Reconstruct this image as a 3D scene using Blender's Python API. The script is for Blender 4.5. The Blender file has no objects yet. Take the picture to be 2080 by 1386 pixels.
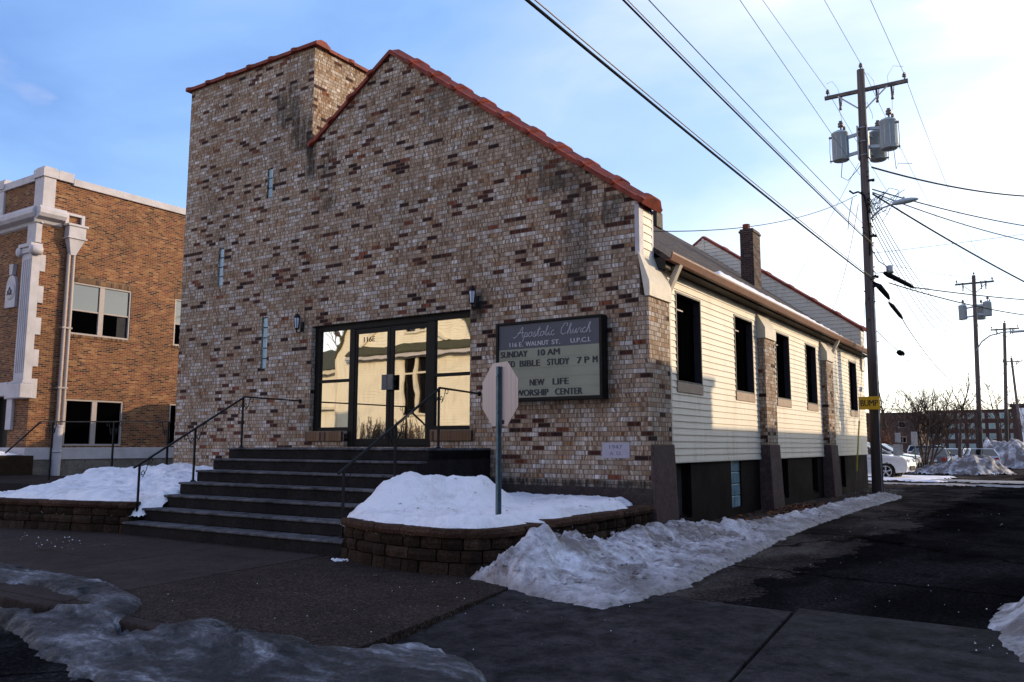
import bpy, bmesh, math, random
from math import radians, sin, cos, tan, pi, sqrt, atan2
from mathutils import Vector, Matrix, noise
from mathutils.geometry import tessellate_polygon

scene = bpy.context.scene
COL = scene.collection
random.seed(11)

# ------------------------------------------------------------------ camera
cam_data = bpy.data.cameras.new("camera")
cam = bpy.data.objects.new("camera", cam_data)
COL.objects.link(cam)
cam_data.sensor_width = 36.0
cam_data.lens = 29.077
cam_data.clip_start = 0.05
cam_data.clip_end = 3000.0
_right = Vector((0.83521464, 0.54992245, 0.00134623))
_up = Vector((0.06756948, -0.10505245, 0.99216851))
_back = Vector((0.54575716, -0.8285827, -0.12489932))
cam.matrix_world = Matrix(((_right.x, _up.x, _back.x, 5.368),
                           (_right.y, _up.y, _back.y, -12.014),
                           (_right.z, _up.z, _back.z, 1.38),
                           (0, 0, 0, 1)))
scene.camera = cam

# ------------------------------------------------------------------ light
SUN_AZ = radians(48.0)      # from +X towards +Y
SUN_EL = radians(15.0)
world = bpy.data.worlds.new("World")
scene.world = world
world.use_nodes = True
wn = world.node_tree
wn.nodes.clear()
w_out = wn.nodes.new("ShaderNodeOutputWorld")
w_bg = wn.nodes.new("ShaderNodeBackground")
w_sky = wn.nodes.new("ShaderNodeTexSky")
w_sky.sky_type = 'NISHITA'
w_sky.sun_disc = False
w_sky.sun_elevation = SUN_EL
w_sky.sun_rotation = radians(90) - SUN_AZ
w_sky.altitude = 250
w_sky.air_density = 1.0
w_sky.dust_density = 0.6
w_sky.ozone_density = 1.2
w_bg.inputs[1].default_value = 0.125
# thin winter cirrus, brighter towards the sun, plus an added bright fill behind the camera
def _wn(t, **kw):
    nd = wn.nodes.new(t)
    for k, v in kw.items(): setattr(nd, k, v)
    return nd
L = wn.links.new
w_tc = _wn("ShaderNodeTexCoord")
_sdir = (cos(SUN_AZ) * cos(SUN_EL), sin(SUN_AZ) * cos(SUN_EL), sin(SUN_EL))
w_dot = _wn("ShaderNodeVectorMath", operation='DOT_PRODUCT'); w_dot.inputs[1].default_value = _sdir
L(w_tc.outputs['Generated'], w_dot.inputs[0])
w_sep = _wn("ShaderNodeSeparateXYZ"); L(w_tc.outputs['Generated'], w_sep.inputs[0])
w_hz = _wn("ShaderNodeMapRange"); w_hz.inputs[1].default_value = 0.0; w_hz.inputs[2].default_value = 0.55
w_hz.inputs[3].default_value = 0.22; w_hz.inputs[4].default_value = 0.0
L(w_sep.outputs[2], w_hz.inputs[0])
w_map = _wn("ShaderNodeMapping")
w_map.inputs['Rotation'].default_value = (0.35, -0.15, 0.5)
w_map.inputs['Location'].default_value = (0.35, 0.0, 0.1)
w_map.inputs['Scale'].default_value = (1.2, 2.2, 4.2)
w_n1 = _wn("ShaderNodeTexNoise")
w_n1.inputs['Scale'].default_value = 1.25; w_n1.inputs['Detail'].default_value = 6
w_n1.inputs['Roughness'].default_value = 0.5; w_n1.inputs['Distortion'].default_value = 0.35
L(w_tc.outputs['Generated'], w_map.inputs[0]); L(w_map.outputs[0], w_n1.inputs['Vector'])
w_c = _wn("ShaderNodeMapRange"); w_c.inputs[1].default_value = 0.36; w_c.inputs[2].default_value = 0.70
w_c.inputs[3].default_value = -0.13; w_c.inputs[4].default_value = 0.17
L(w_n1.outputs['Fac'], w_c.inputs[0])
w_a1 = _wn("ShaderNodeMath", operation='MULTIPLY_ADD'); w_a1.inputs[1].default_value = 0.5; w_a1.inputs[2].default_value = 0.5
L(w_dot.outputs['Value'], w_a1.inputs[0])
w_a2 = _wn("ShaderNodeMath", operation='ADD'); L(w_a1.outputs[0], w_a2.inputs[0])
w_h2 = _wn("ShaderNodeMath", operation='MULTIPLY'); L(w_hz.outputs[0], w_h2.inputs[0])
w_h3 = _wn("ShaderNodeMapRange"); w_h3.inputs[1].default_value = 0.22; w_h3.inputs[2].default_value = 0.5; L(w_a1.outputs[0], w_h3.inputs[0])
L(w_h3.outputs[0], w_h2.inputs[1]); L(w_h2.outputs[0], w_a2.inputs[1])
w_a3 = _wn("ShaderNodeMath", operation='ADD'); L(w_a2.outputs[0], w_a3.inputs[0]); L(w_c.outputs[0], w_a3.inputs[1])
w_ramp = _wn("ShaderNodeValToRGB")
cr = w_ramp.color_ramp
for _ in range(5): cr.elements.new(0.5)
for e, (pos, c) in zip(cr.elements, ((0.0, (0.72, 0.59, 0.64)), (0.27, (0.44, 0.37, 0.45)), (0.39, (0.070, 0.160, 0.42)), (0.56, (0.15, 0.275, 0.56)), (0.74, (0.27, 0.37, 0.58)), (0.90, (0.54, 0.57, 0.66)), (1.0, (0.90, 0.86, 0.84)))):  # lowest stops add warm fill behind the camera for the shaded front
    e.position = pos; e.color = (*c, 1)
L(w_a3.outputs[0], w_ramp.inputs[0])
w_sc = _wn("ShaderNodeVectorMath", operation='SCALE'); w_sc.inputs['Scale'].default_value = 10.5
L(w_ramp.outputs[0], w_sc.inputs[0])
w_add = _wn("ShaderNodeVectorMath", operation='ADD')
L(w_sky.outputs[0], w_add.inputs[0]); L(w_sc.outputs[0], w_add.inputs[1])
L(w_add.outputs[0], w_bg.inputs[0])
L(w_bg.outputs[0], w_out.inputs[0])

sun_data = bpy.data.lights.new("sun", 'SUN')
sun_data.energy = 4.0
sun_data.angle = radians(0.5)
sun_data.color = (1.0, 0.78, 0.52)
sun = bpy.data.objects.new("sun", sun_data)
COL.objects.link(sun)
_sd = Vector((cos(SUN_AZ) * cos(SUN_EL), sin(SUN_AZ) * cos(SUN_EL), sin(SUN_EL)))
sun.rotation_euler = _sd.to_track_quat('Z', 'Y').to_euler()
sun.location = _sd * 60

scene.view_settings.view_transform = 'Standard'
scene.view_settings.look = 'None'
scene.view_settings.exposure = 0.0
scene.view_settings.gamma = 1.0
scene.cycles.max_bounces = 6
scene.cycles.diffuse_bounces = 3
scene.cycles.glossy_bounces = 3
scene.cycles.transmission_bounces = 3
scene.cycles.caustics_reflective = False
scene.cycles.caustics_refractive = False
scene.cycles.use_denoising = True

# ------------------------------------------------------------------ helpers
class MB:
    """collects polygons and builds one mesh object"""
    def __init__(s):
        s.v = []; s.f = []; s.m = []; s.sm = []
    def add(s, verts, faces, mi=0, smooth=False):
        o = len(s.v)
        s.v += [tuple(p) for p in verts]
        for f in faces:
            s.f.append(tuple(i + o for i in f)); s.m.append(mi); s.sm.append(smooth)
        return s
    def poly(s, pts, mi=0):
        return s.add(pts, [tuple(range(len(pts)))], mi)
    def box(s, x0, x1, y0, y1, z0, z1, mi=0):
        v = [(x0, y0, z0), (x1, y0, z0), (x1, y1, z0), (x0, y1, z0),
             (x0, y0, z1), (x1, y0, z1), (x1, y1, z1), (x0, y1, z1)]
        return s.add(v, [(0, 3, 2, 1), (4, 5, 6, 7), (0, 1, 5, 4), (1, 2, 6, 5), (2, 3, 7, 6), (3, 0, 4, 7)], mi)
    def hexa(s, b, t, mi=0):
        """b, t: four points each, counter-clockwise seen from above"""
        return s.add(list(b) + list(t), [(0, 3, 2, 1), (4, 5, 6, 7), (0, 1, 5, 4), (1, 2, 6, 5), (2, 3, 7, 6), (3, 0, 4, 7)], mi)
    def beam(s, p, q, w, h, up=(0, 0, 1), mi=0):
        p = Vector(p); q = Vector(q); d = (q - p).normalized()
        u = Vector(up); a = d.cross(u)
        if a.length < 1e-5: a = d.cross(Vector((1, 0, 0)))
        a.normalize(); b = a.cross(d).normalized()
        a *= w / 2; b *= h / 2
        v = [p - a - b, p + a - b, p + a + b, p - a + b, q - a - b, q + a - b, q + a + b, q - a + b]
        return s.add(v, [(0, 3, 2, 1), (4, 5, 6, 7), (0, 1, 5, 4), (1, 2, 6, 5), (2, 3, 7, 6), (3, 0, 4, 7)], mi)
    def tube(s, pts, r, n=8, mi=0, cap=True, smooth=True):
        pts = [Vector(p) for p in pts]
        if not isinstance(r, (list, tuple)): r = [r] * len(pts)
        rings = []; prev = None
        for i, p in enumerate(pts):
            if i == 0: d = pts[1] - p
            elif i == len(pts) - 1: d = p - pts[i - 1]
            else: d = (pts[i + 1] - pts[i - 1])
            d = d.normalized() if d.length > 1e-9 else Vector((0, 0, 1))
            if prev is None:
                a = d.cross(Vector((0, 0, 1)))
                if a.length < 1e-3: a = d.cross(Vector((1, 0, 0)))
            else:
                a = prev - d * prev.dot(d)
            a.normalize(); prev = a; b = d.cross(a)
            rings.append([p + (a * cos(2 * pi * k / n) + b * sin(2 * pi * k / n)) * r[i] for k in range(n)])
        v = [q for rg in rings for q in rg]; f = []
        for i in range(len(pts) - 1):
            for k in range(n):
                f.append((i * n + k, i * n + (k + 1) % n, (i + 1) * n + (k + 1) % n, (i + 1) * n + k))
        s.add(v, f, mi, smooth)
        if cap:
            s.add(rings[0], [tuple(reversed(range(n)))], mi); s.add(rings[-1], [tuple(range(n))], mi)
        return s
    def lathe(s, prof, c=(0, 0, 0), n=16, axis='z', mi=0, smooth=True, cap=True):
        c = Vector(c); v = []; f = []
        for (r, h) in prof:
            for k in range(n):
                a = 2 * pi * k / n
                if axis == 'z': p = Vector((r * cos(a), r * sin(a), h))
                elif axis == 'y': p = Vector((r * cos(a), h, -r * sin(a)))
                else: p = Vector((h, r * cos(a), r * sin(a)))
                v.append(c + p)
        for i in range(len(prof) - 1):
            for k in range(n):
                f.append((i * n + k, i * n + (k + 1) % n, (i + 1) * n + (k + 1) % n, (i + 1) * n + k))
        if cap:
            f.append(tuple(reversed(range(n)))); f.append(tuple((len(prof) - 1) * n + k for k in range(n)))
        return s.add(v, f, mi, smooth)
    def wall(s, outer, holes, plane, a, b, mi=0, mr=None):
        """polygon in 2-D with holes, extruded from a (front) to b along the axis named by plane: 'y' -> (x,z), 'x' -> (y,z)"""
        def P(q, t):
            return (q[0], t, q[1]) if plane == 'y' else (t, q[0], q[1])
        loops = [outer] + list(holes)
        flat = [q for lp in loops for q in lp]
        tris = tessellate_polygon([[Vector((q[0], q[1], 0)) for q in lp] for lp in loops])
        def orient(t, want):
            (p0, p1, p2) = [Vector(P(flat[i], 0)) for i in t]
            nrm = (p1 - p0).cross(p2 - p0)
            c = nrm.y if plane == 'y' else nrm.x
            return t if c * want > 0 else tuple(reversed(t))
        sgn = 1 if a > b else -1
        s.add([P(q, a) for q in flat], [orient(t, sgn) for t in tris], mi)
        s.add([P(q, b) for q in flat], [orient(t, -sgn) for t in tris], mi)
        mr = mi if mr is None else mr
        for li, lp in enumerate(loops):
            n = len(lp)
            for i in range(n):
                q0, q1 = lp[i], lp[(i + 1) % n]
                s.add([P(q0, a), P(q1, a), P(q1, b), P(q0, b)], [(0, 1, 2, 3)], mi if li == 0 else mr)
        return s
    def build(s, name, mats, parent=None, fix=False, bevel=0, uv=True, kind=None):
        me = bpy.data.meshes.new(name)
        me.from_pydata(s.v, [], s.f)
        if not isinstance(mats, (list, tuple)): mats = [mats]
        for m in mats: me.materials.append(m)
        me.polygons.foreach_set('material_index', s.m)
        me.polygons.foreach_set('use_smooth', s.sm)
        me.update()
        if fix:
            bm = bmesh.new(); bm.from_mesh(me)
            bmesh.ops.remove_doubles(bm, verts=bm.verts, dist=1e-5)
            bmesh.ops.recalc_face_normals(bm, faces=bm.faces)
            bm.to_mesh(me); bm.free()
        if uv:
            lay = me.uv_layers.new(name='metres')
            co = me.vertices
            for p in me.polygons:
                nx, ny, nz = abs(p.normal.x), abs(p.normal.y), abs(p.normal.z)
                for li in p.loop_indices:
                    c = co[me.loops[li].vertex_index].co
                    if nz > nx and nz > ny: lay.data[li].uv = (c.x, c.y)
                    elif nx > ny: lay.data[li].uv = (c.y, c.z)
                    else: lay.data[li].uv = (c.x, c.z)
        o = bpy.data.objects.new(name, me)
        COL.objects.link(o)
        if parent is not None: adopt(o, parent)
        if kind: o['kind'] = kind
        if bevel:
            md = o.modifiers.new('bevel', 'BEVEL'); md.width = bevel; md.segments = 2
            md.limit_method = 'ANGLE'; md.angle_limit = radians(40)
        return o

def root_loc(o):
    p = Vector((0, 0, 0))
    while o is not None:
        p += o.location; o = o.parent
    return p

def adopt(o, parent):
    o.parent = parent
    if parent.type == 'EMPTY':
        o.matrix_parent_inverse = Matrix.Translation(-Vector(parent.location))

def tag(o, label=None, cat=None, group=None, kind=None):
    if label: o['label'] = label
    if cat: o['category'] = cat
    if group: o['group'] = group
    if kind: o['kind'] = kind
    return o

def thing(name, label, cat, loc=(0, 0, 0), group=None):
    e = bpy.data.objects.new(name, None)
    e.empty_display_size = 0.3
    e.location = loc
    COL.objects.link(e)
    return tag(e, label, cat, group)

def copy_tree(o, parent=None):
    c = o.copy(); COL.objects.link(c)
    if parent is not None:
        mi = o.matrix_parent_inverse.copy(); c.parent = parent; c.matrix_parent_inverse = mi
    for ch in list(o.children): copy_tree(ch, c)
    return c

def fbm(x, y, z=0.0, o=4, h=0.9):
    return noise.fractal(Vector((x, y, z)), h, 2.1, o)

def sstep(a, b, x):
    t = max(0.0, min(1.0, (x - a) / (b - a))); return t * t * (3 - 2 * t)

def inside(poly, x, y):
    c = False; n = len(poly); j = n - 1
    for i in range(n):
        xi, yi = poly[i]; xj, yj = poly[j]
        if (yi > y) != (yj > y) and x < (xj - xi) * (y - yi) / (yj - yi) + xi: c = not c
        j = i
    return c

def sdist(poly, x, y):
    best = 1e9; n = len(poly)
    for i in range(n):
        ax, ay = poly[i]; bx, by = poly[(i + 1) % n]
        dx, dy = bx - ax, by - ay; l2 = dx * dx + dy * dy
        t = 0 if l2 == 0 else max(0, min(1, ((x - ax) * dx + (y - ay) * dy) / l2))
        d = (x - ax - t * dx) ** 2 + (y - ay - t * dy) ** 2
        if d < best: best = d
    d = sqrt(best)
    return d if inside(poly, x, y) else -d

def field(x0, x1, y0, y1, step, fn):
    """height field; fn(x, y) -> z or None"""
    nx = int(round((x1 - x0) / step)); ny = int(round((y1 - y0) / step))
    mb = MB(); idx = {}
    for j in range(ny + 1):
        for i in range(nx + 1):
            x = x0 + i * step; y = y0 + j * step
            z = fn(x, y)
            if z is not None:
                idx[(i, j)] = len(mb.v); mb.v.append((x, y, z))
    for j in range(ny):
        for i in range(nx):
            k = [(i, j), (i + 1, j), (i + 1, j + 1), (i, j + 1)]
            if all(q in idx for q in k):
                mb.f.append(tuple(idx[q] for q in k)); mb.m.append(0); mb.sm.append(True)
    return mb

_txt_cache = {}
def text_mesh(txt, size=1.0, sx=1.0, shear=0.0, depth=0.002, spacing=1.0, bold=0.0):
    """default-font text as (verts, faces) lying in XZ facing -Y, left-bottom at the origin"""
    cu = bpy.data.curves.new('lettering', 'FONT')
    cu.body = txt; cu.size = size; cu.shear = shear; cu.extrude = depth; cu.space_character = spacing; cu.offset = bold
    cu.resolution_u = 4
    o = bpy.data.objects.new('lettering', cu); COL.objects.link(o)
    dg = bpy.context.evaluated_depsgraph_get(); dg.update()
    ev = o.evaluated_get(dg); me = ev.to_mesh()
    v = [(p.co.x * sx, -p.co.z, p.co.y) for p in me.vertices]
    f = [tuple(p.vertices) for p in me.polygons]
    ev.to_mesh_clear()
    bpy.data.objects.remove(o); bpy.data.curves.remove(cu)
    return v, f

def put_text(mb, txt, x0, x1, y, z, h, mi=0, shear=0.0, bold=0.0, spacing=1.0, depth=0.002):
    """cap height h, stretched to run from x0 to x1; bold = how far the strokes are doubled sideways"""
    v, f = text_mesh(txt, 1.0, 1.0, shear, 0.0, spacing, 0.0)
    xs = [p[0] for p in v]; zs = [p[2] for p in v]
    k = h / max(zs); kx = (x1 - x0) / (max(xs) - min(xs)); mx = min(xs)
    for i, d in enumerate((0.0,) if bold <= 0 else (-bold, 0.0, bold)):
        mb.add([(x0 + (p[0] - mx) * kx + d * h, y - .0005 * i, z + p[2] * k) for p in v], f, mi)
# ------------------------------------------------------------------ materials
class NT:
    def __init__(s, name, rough=0.8, metal=0.0, spec=0.3):
        s.m = bpy.data.materials.new(name); s.m.use_nodes = True
        s.t = s.m.node_tree; s.p = s.t.nodes['Principled BSDF']
        s.p.inputs['Roughness'].default_value = rough
        s.p.inputs['Metallic'].default_value = metal
        s.p.inputs['Specular IOR Level'].default_value = spec
    def n(s, typ, **kw):
        nd = s.t.nodes.new(typ)
        for k, v in kw.items():
            if k in nd.inputs.keys(): nd.inputs[k].default_value = v
            else: setattr(nd, k, v)
        return nd
    def l(s, a, b): s.t.links.new(a, b)
    def coord(s, kind='Object', scale=None, rot=None, loc=None):
        tc = s.n('ShaderNodeTexCoord'); o = tc.outputs[kind]
        if scale or rot or loc:
            mp = s.n('ShaderNodeMapping')
            if scale: mp.inputs['Scale'].default_value = scale
            if rot: mp.inputs['Rotation'].default_value = rot
            if loc: mp.inputs['Location'].default_value = loc
            s.l(o, mp.inputs[0]); o = mp.outputs[0]
        return o
    def noise(s, vec, scale, detail=4, rough=0.55, dist=0.0):
        nd = s.n('ShaderNodeTexNoise'); nd.inputs['Scale'].default_value = scale
        nd.inputs['Detail'].default_value = detail; nd.inputs['Roughness'].default_value = rough
        nd.inputs['Distortion'].default_value = dist
        s.l(vec, nd.inputs['Vector']); return nd.outputs['Fac']
    def ramp(s, fac, stops, interp='LINEAR'):
        r = s.n('ShaderNodeValToRGB'); cr = r.color_ramp; cr.interpolation = interp
        while len(cr.elements) < len(stops): cr.elements.new(0.5)
        for e, (p, c) in zip(cr.elements, stops):
            e.position = p
            e.color = (c, c, c, 1) if not isinstance(c, (tuple, list)) else (c[0], c[1], c[2], 1)
        s.l(fac, r.inputs[0]); return r.outputs[0]
    def mix(s, fac, a, b, blend='MIX'):
        m = s.n('ShaderNodeMixRGB', blend_type=blend)
        for i, q in ((0, fac), (1, a), (2, b)):
            if hasattr(q, 'is_linked') or hasattr(q, 'links'): s.l(q, m.inputs[i])
            elif isinstance(q, (tuple, list)): m.inputs[i].default_value = (q[0], q[1], q[2], 1)
            else: m.inputs[i].default_value = q if i == 0 else (q, q, q, 1)
        return m.outputs[0]
    def math(s, op, a, b=None, c=None):
        m = s.n('ShaderNodeMath', operation=op)
        for i, q in enumerate((a, b, c)):
            if q is None: continue
            if hasattr(q, 'links'): s.l(q, m.inputs[i])
            else: m.inputs[i].default_value = q
        return m.outputs[0]
    def sep(s, vec):
        x = s.n('ShaderNodeSeparateXYZ'); s.l(vec, x.inputs[0]); return x.outputs
    def band(s, val, lo, hi, soft):
        """1 inside lo..hi with soft edges"""
        a = s.n('ShaderNodeMapRange'); a.interpolation_type = 'SMOOTHSTEP'
        s.l(val, a.inputs[0]); a.inputs[1].default_value = lo - soft; a.inputs[2].default_value = lo
        b = s.n('ShaderNodeMapRange'); b.interpolation_type = 'SMOOTHSTEP'
        s.l(val, b.inputs[0]); b.inputs[1].default_value = hi; b.inputs[2].default_value = hi + soft
        b.inputs[3].default_value = 1; b.inputs[4].default_value = 0
        return s.math('MULTIPLY', a.outputs[0], b.outputs[0])
    def bump(s, h, dist=0.01, strength=0.5):
        b = s.n('ShaderNodeBump'); b.inputs['Strength'].default_value = strength
        b.inputs['Distance'].default_value = dist
        s.l(h, b.inputs['Height']); s.l(b.outputs[0], s.p.inputs['Normal']); return b
    def color(s, c):
        if isinstance(c, (tuple, list)): s.p.inputs['Base Color'].default_value = (c[0], c[1], c[2], 1)
        else: s.l(c, s.p.inputs['Base Color'])
        return s

def plain(name, c, rough=0.6, metal=0.0, spec=0.3, var=0.25, scale=6.0, bump=0.0):
    t = NT(name, rough, metal, spec)
    v = t.coord()
    n1 = t.noise(v, scale, 5, 0.6)
    lo = tuple(q * (1 - var) for q in c); hi = tuple(min(1, q * (1 + var)) for q in c)
    t.color(t.ramp(n1, [(0.3, lo), (0.7, hi)]))
    r2 = t.ramp(t.noise(v, scale * 3, 3), [(0.3, max(0.02, rough - 0.08)), (0.7, min(1, rough + 0.08))])
    t.l(r2, t.p.inputs['Roughness'])
    if bump: t.bump(t.noise(v, scale * 8, 4, 0.6), bump, 0.6)
    return t.m

def brick(name, bw, bh, mortar, tints, mort_col, streak=0.0, stains=(), big=0.22, off=0.5, seed=0.0, msize=0.006):
    t = NT(name, 0.85, 0, 0.25)
    tc = t.n('ShaderNodeTexCoord'); uv = tc.outputs['UV']
    mp = t.n('ShaderNodeMapping'); mp.inputs['Location'].default_value = (seed, 0, 0); t.l(uv, mp.inputs[0])
    b = t.n('ShaderNodeTexBrick'); b.offset = off; b.squash = 1.0
    t.l(mp.outputs[0], b.inputs['Vector'])
    b.inputs['Color1'].default_value = (0, 0, 0, 1); b.inputs['Color2'].default_value = (1, 1, 1, 1)
    b.inputs['Mortar'].default_value = (0, 0, 0, 1)
    b.inputs['Scale'].default_value = 1.0; b.inputs['Mortar Size'].default_value = msize
    b.inputs['Mortar Smooth'].default_value = 0.1; b.inputs['Bias'].default_value = 0.0
    b.inputs['Brick Width'].default_value = bw; b.inputs['Row Height'].default_value = bh
    base = t.ramp(b.outputs['Color'], tints, 'CONSTANT')
    mp2 = t.n('ShaderNodeMapping'); mp2.inputs['Scale'].default_value = (34, 5.5, 1); t.l(uv, mp2.inputs[0])
    if streak:
        sx = t.sep(mp.outputs[0])
        wv = t.math('ADD', t.math('DIVIDE', sx[0], 0.0262), t.math('MULTIPLY', t.noise(uv, 2.2, 3), 9.0))
        cell = t.n('ShaderNodeCombineXYZ'); t.l(t.math('FLOOR', wv), cell.inputs[0]); t.l(t.math('FLOOR', t.math('DIVIDE', sx[1], bh)), cell.inputs[1])
        wnz = t.n('ShaderNodeTexWhiteNoise'); wnz.noise_dimensions = '2D'; t.l(cell.outputs[0], wnz.inputs['Vector'])
        stc = t.ramp(wnz.outputs['Value'], [(0.0, (0.50, 0.40, 0.33)), (0.12, (0.78, 0.70, 0.62)), (0.3, (0.95, 0.92, 0.88)), (0.58, (1.05, 1.05, 1.05)), (0.78, (1.30, 1.33, 1.38)), (0.93, (1.65, 1.70, 1.80))], 'CONSTANT')
        base = t.mix(streak, base, t.mix(1.0, base, stc, 'MULTIPLY'))
    nb = t.noise(uv, 0.7, 4, 0.6)
    base = t.mix(1.0, base, t.ramp(nb, [(0.3, 1 - big), (0.7, 1 + big)]), 'MULTIPLY')
    nf = t.noise(uv, 60, 3, 0.6)
    base = t.mix(1.0, base, t.ramp(nf, [(0.3, 0.8), (0.7, 1.2)]), 'MULTIPLY')
    mc = t.mix(1.0, mort_col, t.ramp(nb, [(0.3, 0.85), (0.7, 1.15)]), 'MULTIPLY')
    col = t.mix(b.outputs['Fac'], base, mc)
    if stains:
        xyz = t.sep(uv)
        wob = t.noise(uv, 3.0, 5, 0.65)
        streaks_v = t.n('ShaderNodeMapping'); streaks_v.inputs['Scale'].default_value = (12, 0.8, 1); t.l(uv, streaks_v.inputs[0])
        stv = t.noise(streaks_v.outputs[0], 1.0, 4, 0.7)
        pat = t.math('ADD', t.math('MULTIPLY', wob, 0.38), t.math('MULTIPLY', stv, 0.62))
        for (x0, x1, z0, z1, sx, sz, amt, thr) in stains:
            m = t.math('MULTIPLY', t.band(xyz[0], x0, x1, sx), t.band(xyz[1], z0, z1, sz))
            k = t.math('ADD', pat, t.math('MULTIPLY', m, 0.46))
            k = t.math('MULTIPLY', t.ramp(k, [(thr, 0.0), (min(1.0, thr + 0.30), 1.0)]), m)
            col = t.mix(t.math('MULTIPLY', k, amt), col, (0.016, 0.014, 0.012))
    t.color(col)
    h = t.math('SUBTRACT', t.math('MULTIPLY', nf, 0.3), b.outputs['Fac'])
    t.bump(h, 0.004, 0.5)
    return t.m

M = {}
M['church_brick'] = brick('church_brick', 0.2365, 0.0762, 0.006,
    [(0.0, (0.026, 0.009, 0.006)), (0.035, (0.058, 0.018, 0.010)), (0.08, (0.150, 0.046, 0.022)), (0.095, (0.270, 0.188, 0.126)),
     (0.35, (0.312, 0.235, 0.170)), (0.60, (0.340, 0.274, 0.215)), (0.78, (0.385, 0.333, 0.290)), (0.94, (0.245, 0.145, 0.082))],
    (0.120, 0.090, 0.076), 1.0,
    stains=((-8.75, -8.3, 8.6, 9.2, 0.7, 0.7, 0.8, 0.82), (-7.80, -7.68, 7.3, 7.75, 0.28, 0.75, 0.95, 0.74), (-8.2, -7.9, 7.9, 8.4, 0.8, 0.8, 0.8, 0.84),
            (-1.35, -1.10, 4.1, 5.9, 0.55, 1.0, 0.55, 0.76), (-0.7, -0.4, 5.1, 5.4, 0.5, 0.5, 0.7, 0.86), (-3.35, -3.25, 3.7, 4.0, 0.3, 0.4, 0.85, 0.78), (-3.0, 0.2, 0.72, 0.80, 0.3, 0.10, 0.9, 0.78),
            (-7.3, -7.1, 6.4, 7.4, 0.5, 1.2, 0.6, 0.88), (-1.9, -1.6, 5.9, 6.2, 0.5, 0.7, 0.7, 0.86), (-4.6, -3.0, 7.6, 8.2, 0.6, 0.5, 0.4, 0.9)))
M['lodge_brick'] = brick('lodge_brick', 0.215, 0.0677, 0.006,
    [(0.0, (0.030, 0.012, 0.008)), (0.10, (0.085, 0.030, 0.012)), (0.25, (0.125, 0.043, 0.016)), (0.45, (0.165, 0.062, 0.022)),
     (0.68, (0.205, 0.088, 0.032)), (0.85, (0.25, 0.128, 0.054)), (0.94, (0.145, 0.034, 0.018))],
    (0.25, 0.155, 0.098), 0.35, big=0.30, seed=3.3, msize=0.009)
M['dark_brick'] = brick('dark_brick', 0.203, 0.0677, 0.006,
    [(0.0, (0.045, 0.022, 0.017)), (0.3, (0.055, 0.028, 0.021)), (0.7, (0.08, 0.04, 0.028)), (0.92, (0.11, 0.08, 0.06))],
    (0.12, 0.105, 0.095), 0.1, big=0.2, seed=1.7)
M['soldier_brick'] = brick('soldier_brick', 0.068, 0.205, 0.006,
    [(0.0, (0.06, 0.028, 0.018)), (0.2, (0.15, 0.075, 0.034)), (0.6, (0.20, 0.11, 0.05)), (0.9, (0.12, 0.06, 0.035))],
    (0.14, 0.11, 0.09), 0.1, off=0.0)

def siding_mat():
    t = NT('cream_siding', 0.55, 0, 0.35)
    v = t.coord('Object')
    col = t.ramp(t.noise(v, 1.2, 5, 0.6), [(0.3, (0.66, 0.595, 0.475)), (0.7, (0.74, 0.675, 0.555))])
    d = t.coord('Object', scale=(2.0, 2.0, 0.35))
    dirt = t.ramp(t.noise(d, 2.2, 5, 0.7), [(0.52, 0.0), (0.78, 0.65)])
    col = t.mix(dirt, col, (0.46, 0.39, 0.30))
    t.color(col); t.bump(t.noise(v, 30, 2), 0.003, 0.2)
    return t.m
M['siding'] = siding_mat()
M['trim'] = plain('cream_trim', (0.58, 0.52, 0.42), 0.55, var=0.10)
M['terracotta'] = plain('terracotta_tile', (0.185, 0.032, 0.017), 0.6, spec=0.2, var=0.4, scale=5, bump=0.004)
M['black_frame'] = plain('black_bronze_frame', (0.007, 0.006, 0.006), 0.5, spec=0.15)
M['iron'] = plain('black_wrought_iron', (0.007, 0.007, 0.008), 0.6, spec=0.2, bump=0.002)
M['gutter'] = plain('copper_brown_gutter', (0.145, 0.052, 0.024), 0.5, spec=0.25, var=0.2)
M['soffit'] = plain('dark_soffit', (0.035, 0.028, 0.022), 0.7)
M['white_terra'] = plain('white_glazed_terracotta', (0.44, 0.41, 0.43), 0.55, spec=0.25, var=0.14, scale=2)
M['vinyl'] = plain('beige_window_vinyl', (0.34, 0.285, 0.265), 0.5, var=0.06)
M['sill_tan'] = plain('tan_sill_panel', (0.33, 0.235, 0.17), 0.6, var=0.15)
M['sand_frame'] = plain('dark_screen_frame', (0.030, 0.026, 0.032), 0.5)

def glass_dark(name, c=(0.004, 0.004, 0.006), rough=0.04, spec=0.5):
    t = NT(name, rough, 0, spec); t.color(c)
    v = t.coord(); t.bump(t.noise(v, 1.6, 2), 0.02, 0.12)
    return t.m
M['dark_glass'] = glass_dark('dark_window_glass')
M['sky_glass'] = glass_dark('sky_mirroring_glass', (0.01, 0.012, 0.015), 0.03, 0.5); M['sky_glass'].node_tree.nodes['Principled BSDF'].inputs['IOR'].default_value = 2.1
M['screen_dark'] = plain('dark_window_screen', (0.0010, 0.0010, 0.0013), 0.9, spec=0.0)

def mirror_glass():
    t = NT('bronze_mirror_glass', 0.012, 1.0, 0.5)
    t.color((0.80, 0.765, 0.66))
    v = t.coord('Object', scale=(1.0, 1.0, 1.0))
    t.bump(t.noise(v, 2.2, 1, 0.4), 0.02, 0.05)
    return t.m
M['mirror_glass'] = mirror_glass()

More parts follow.
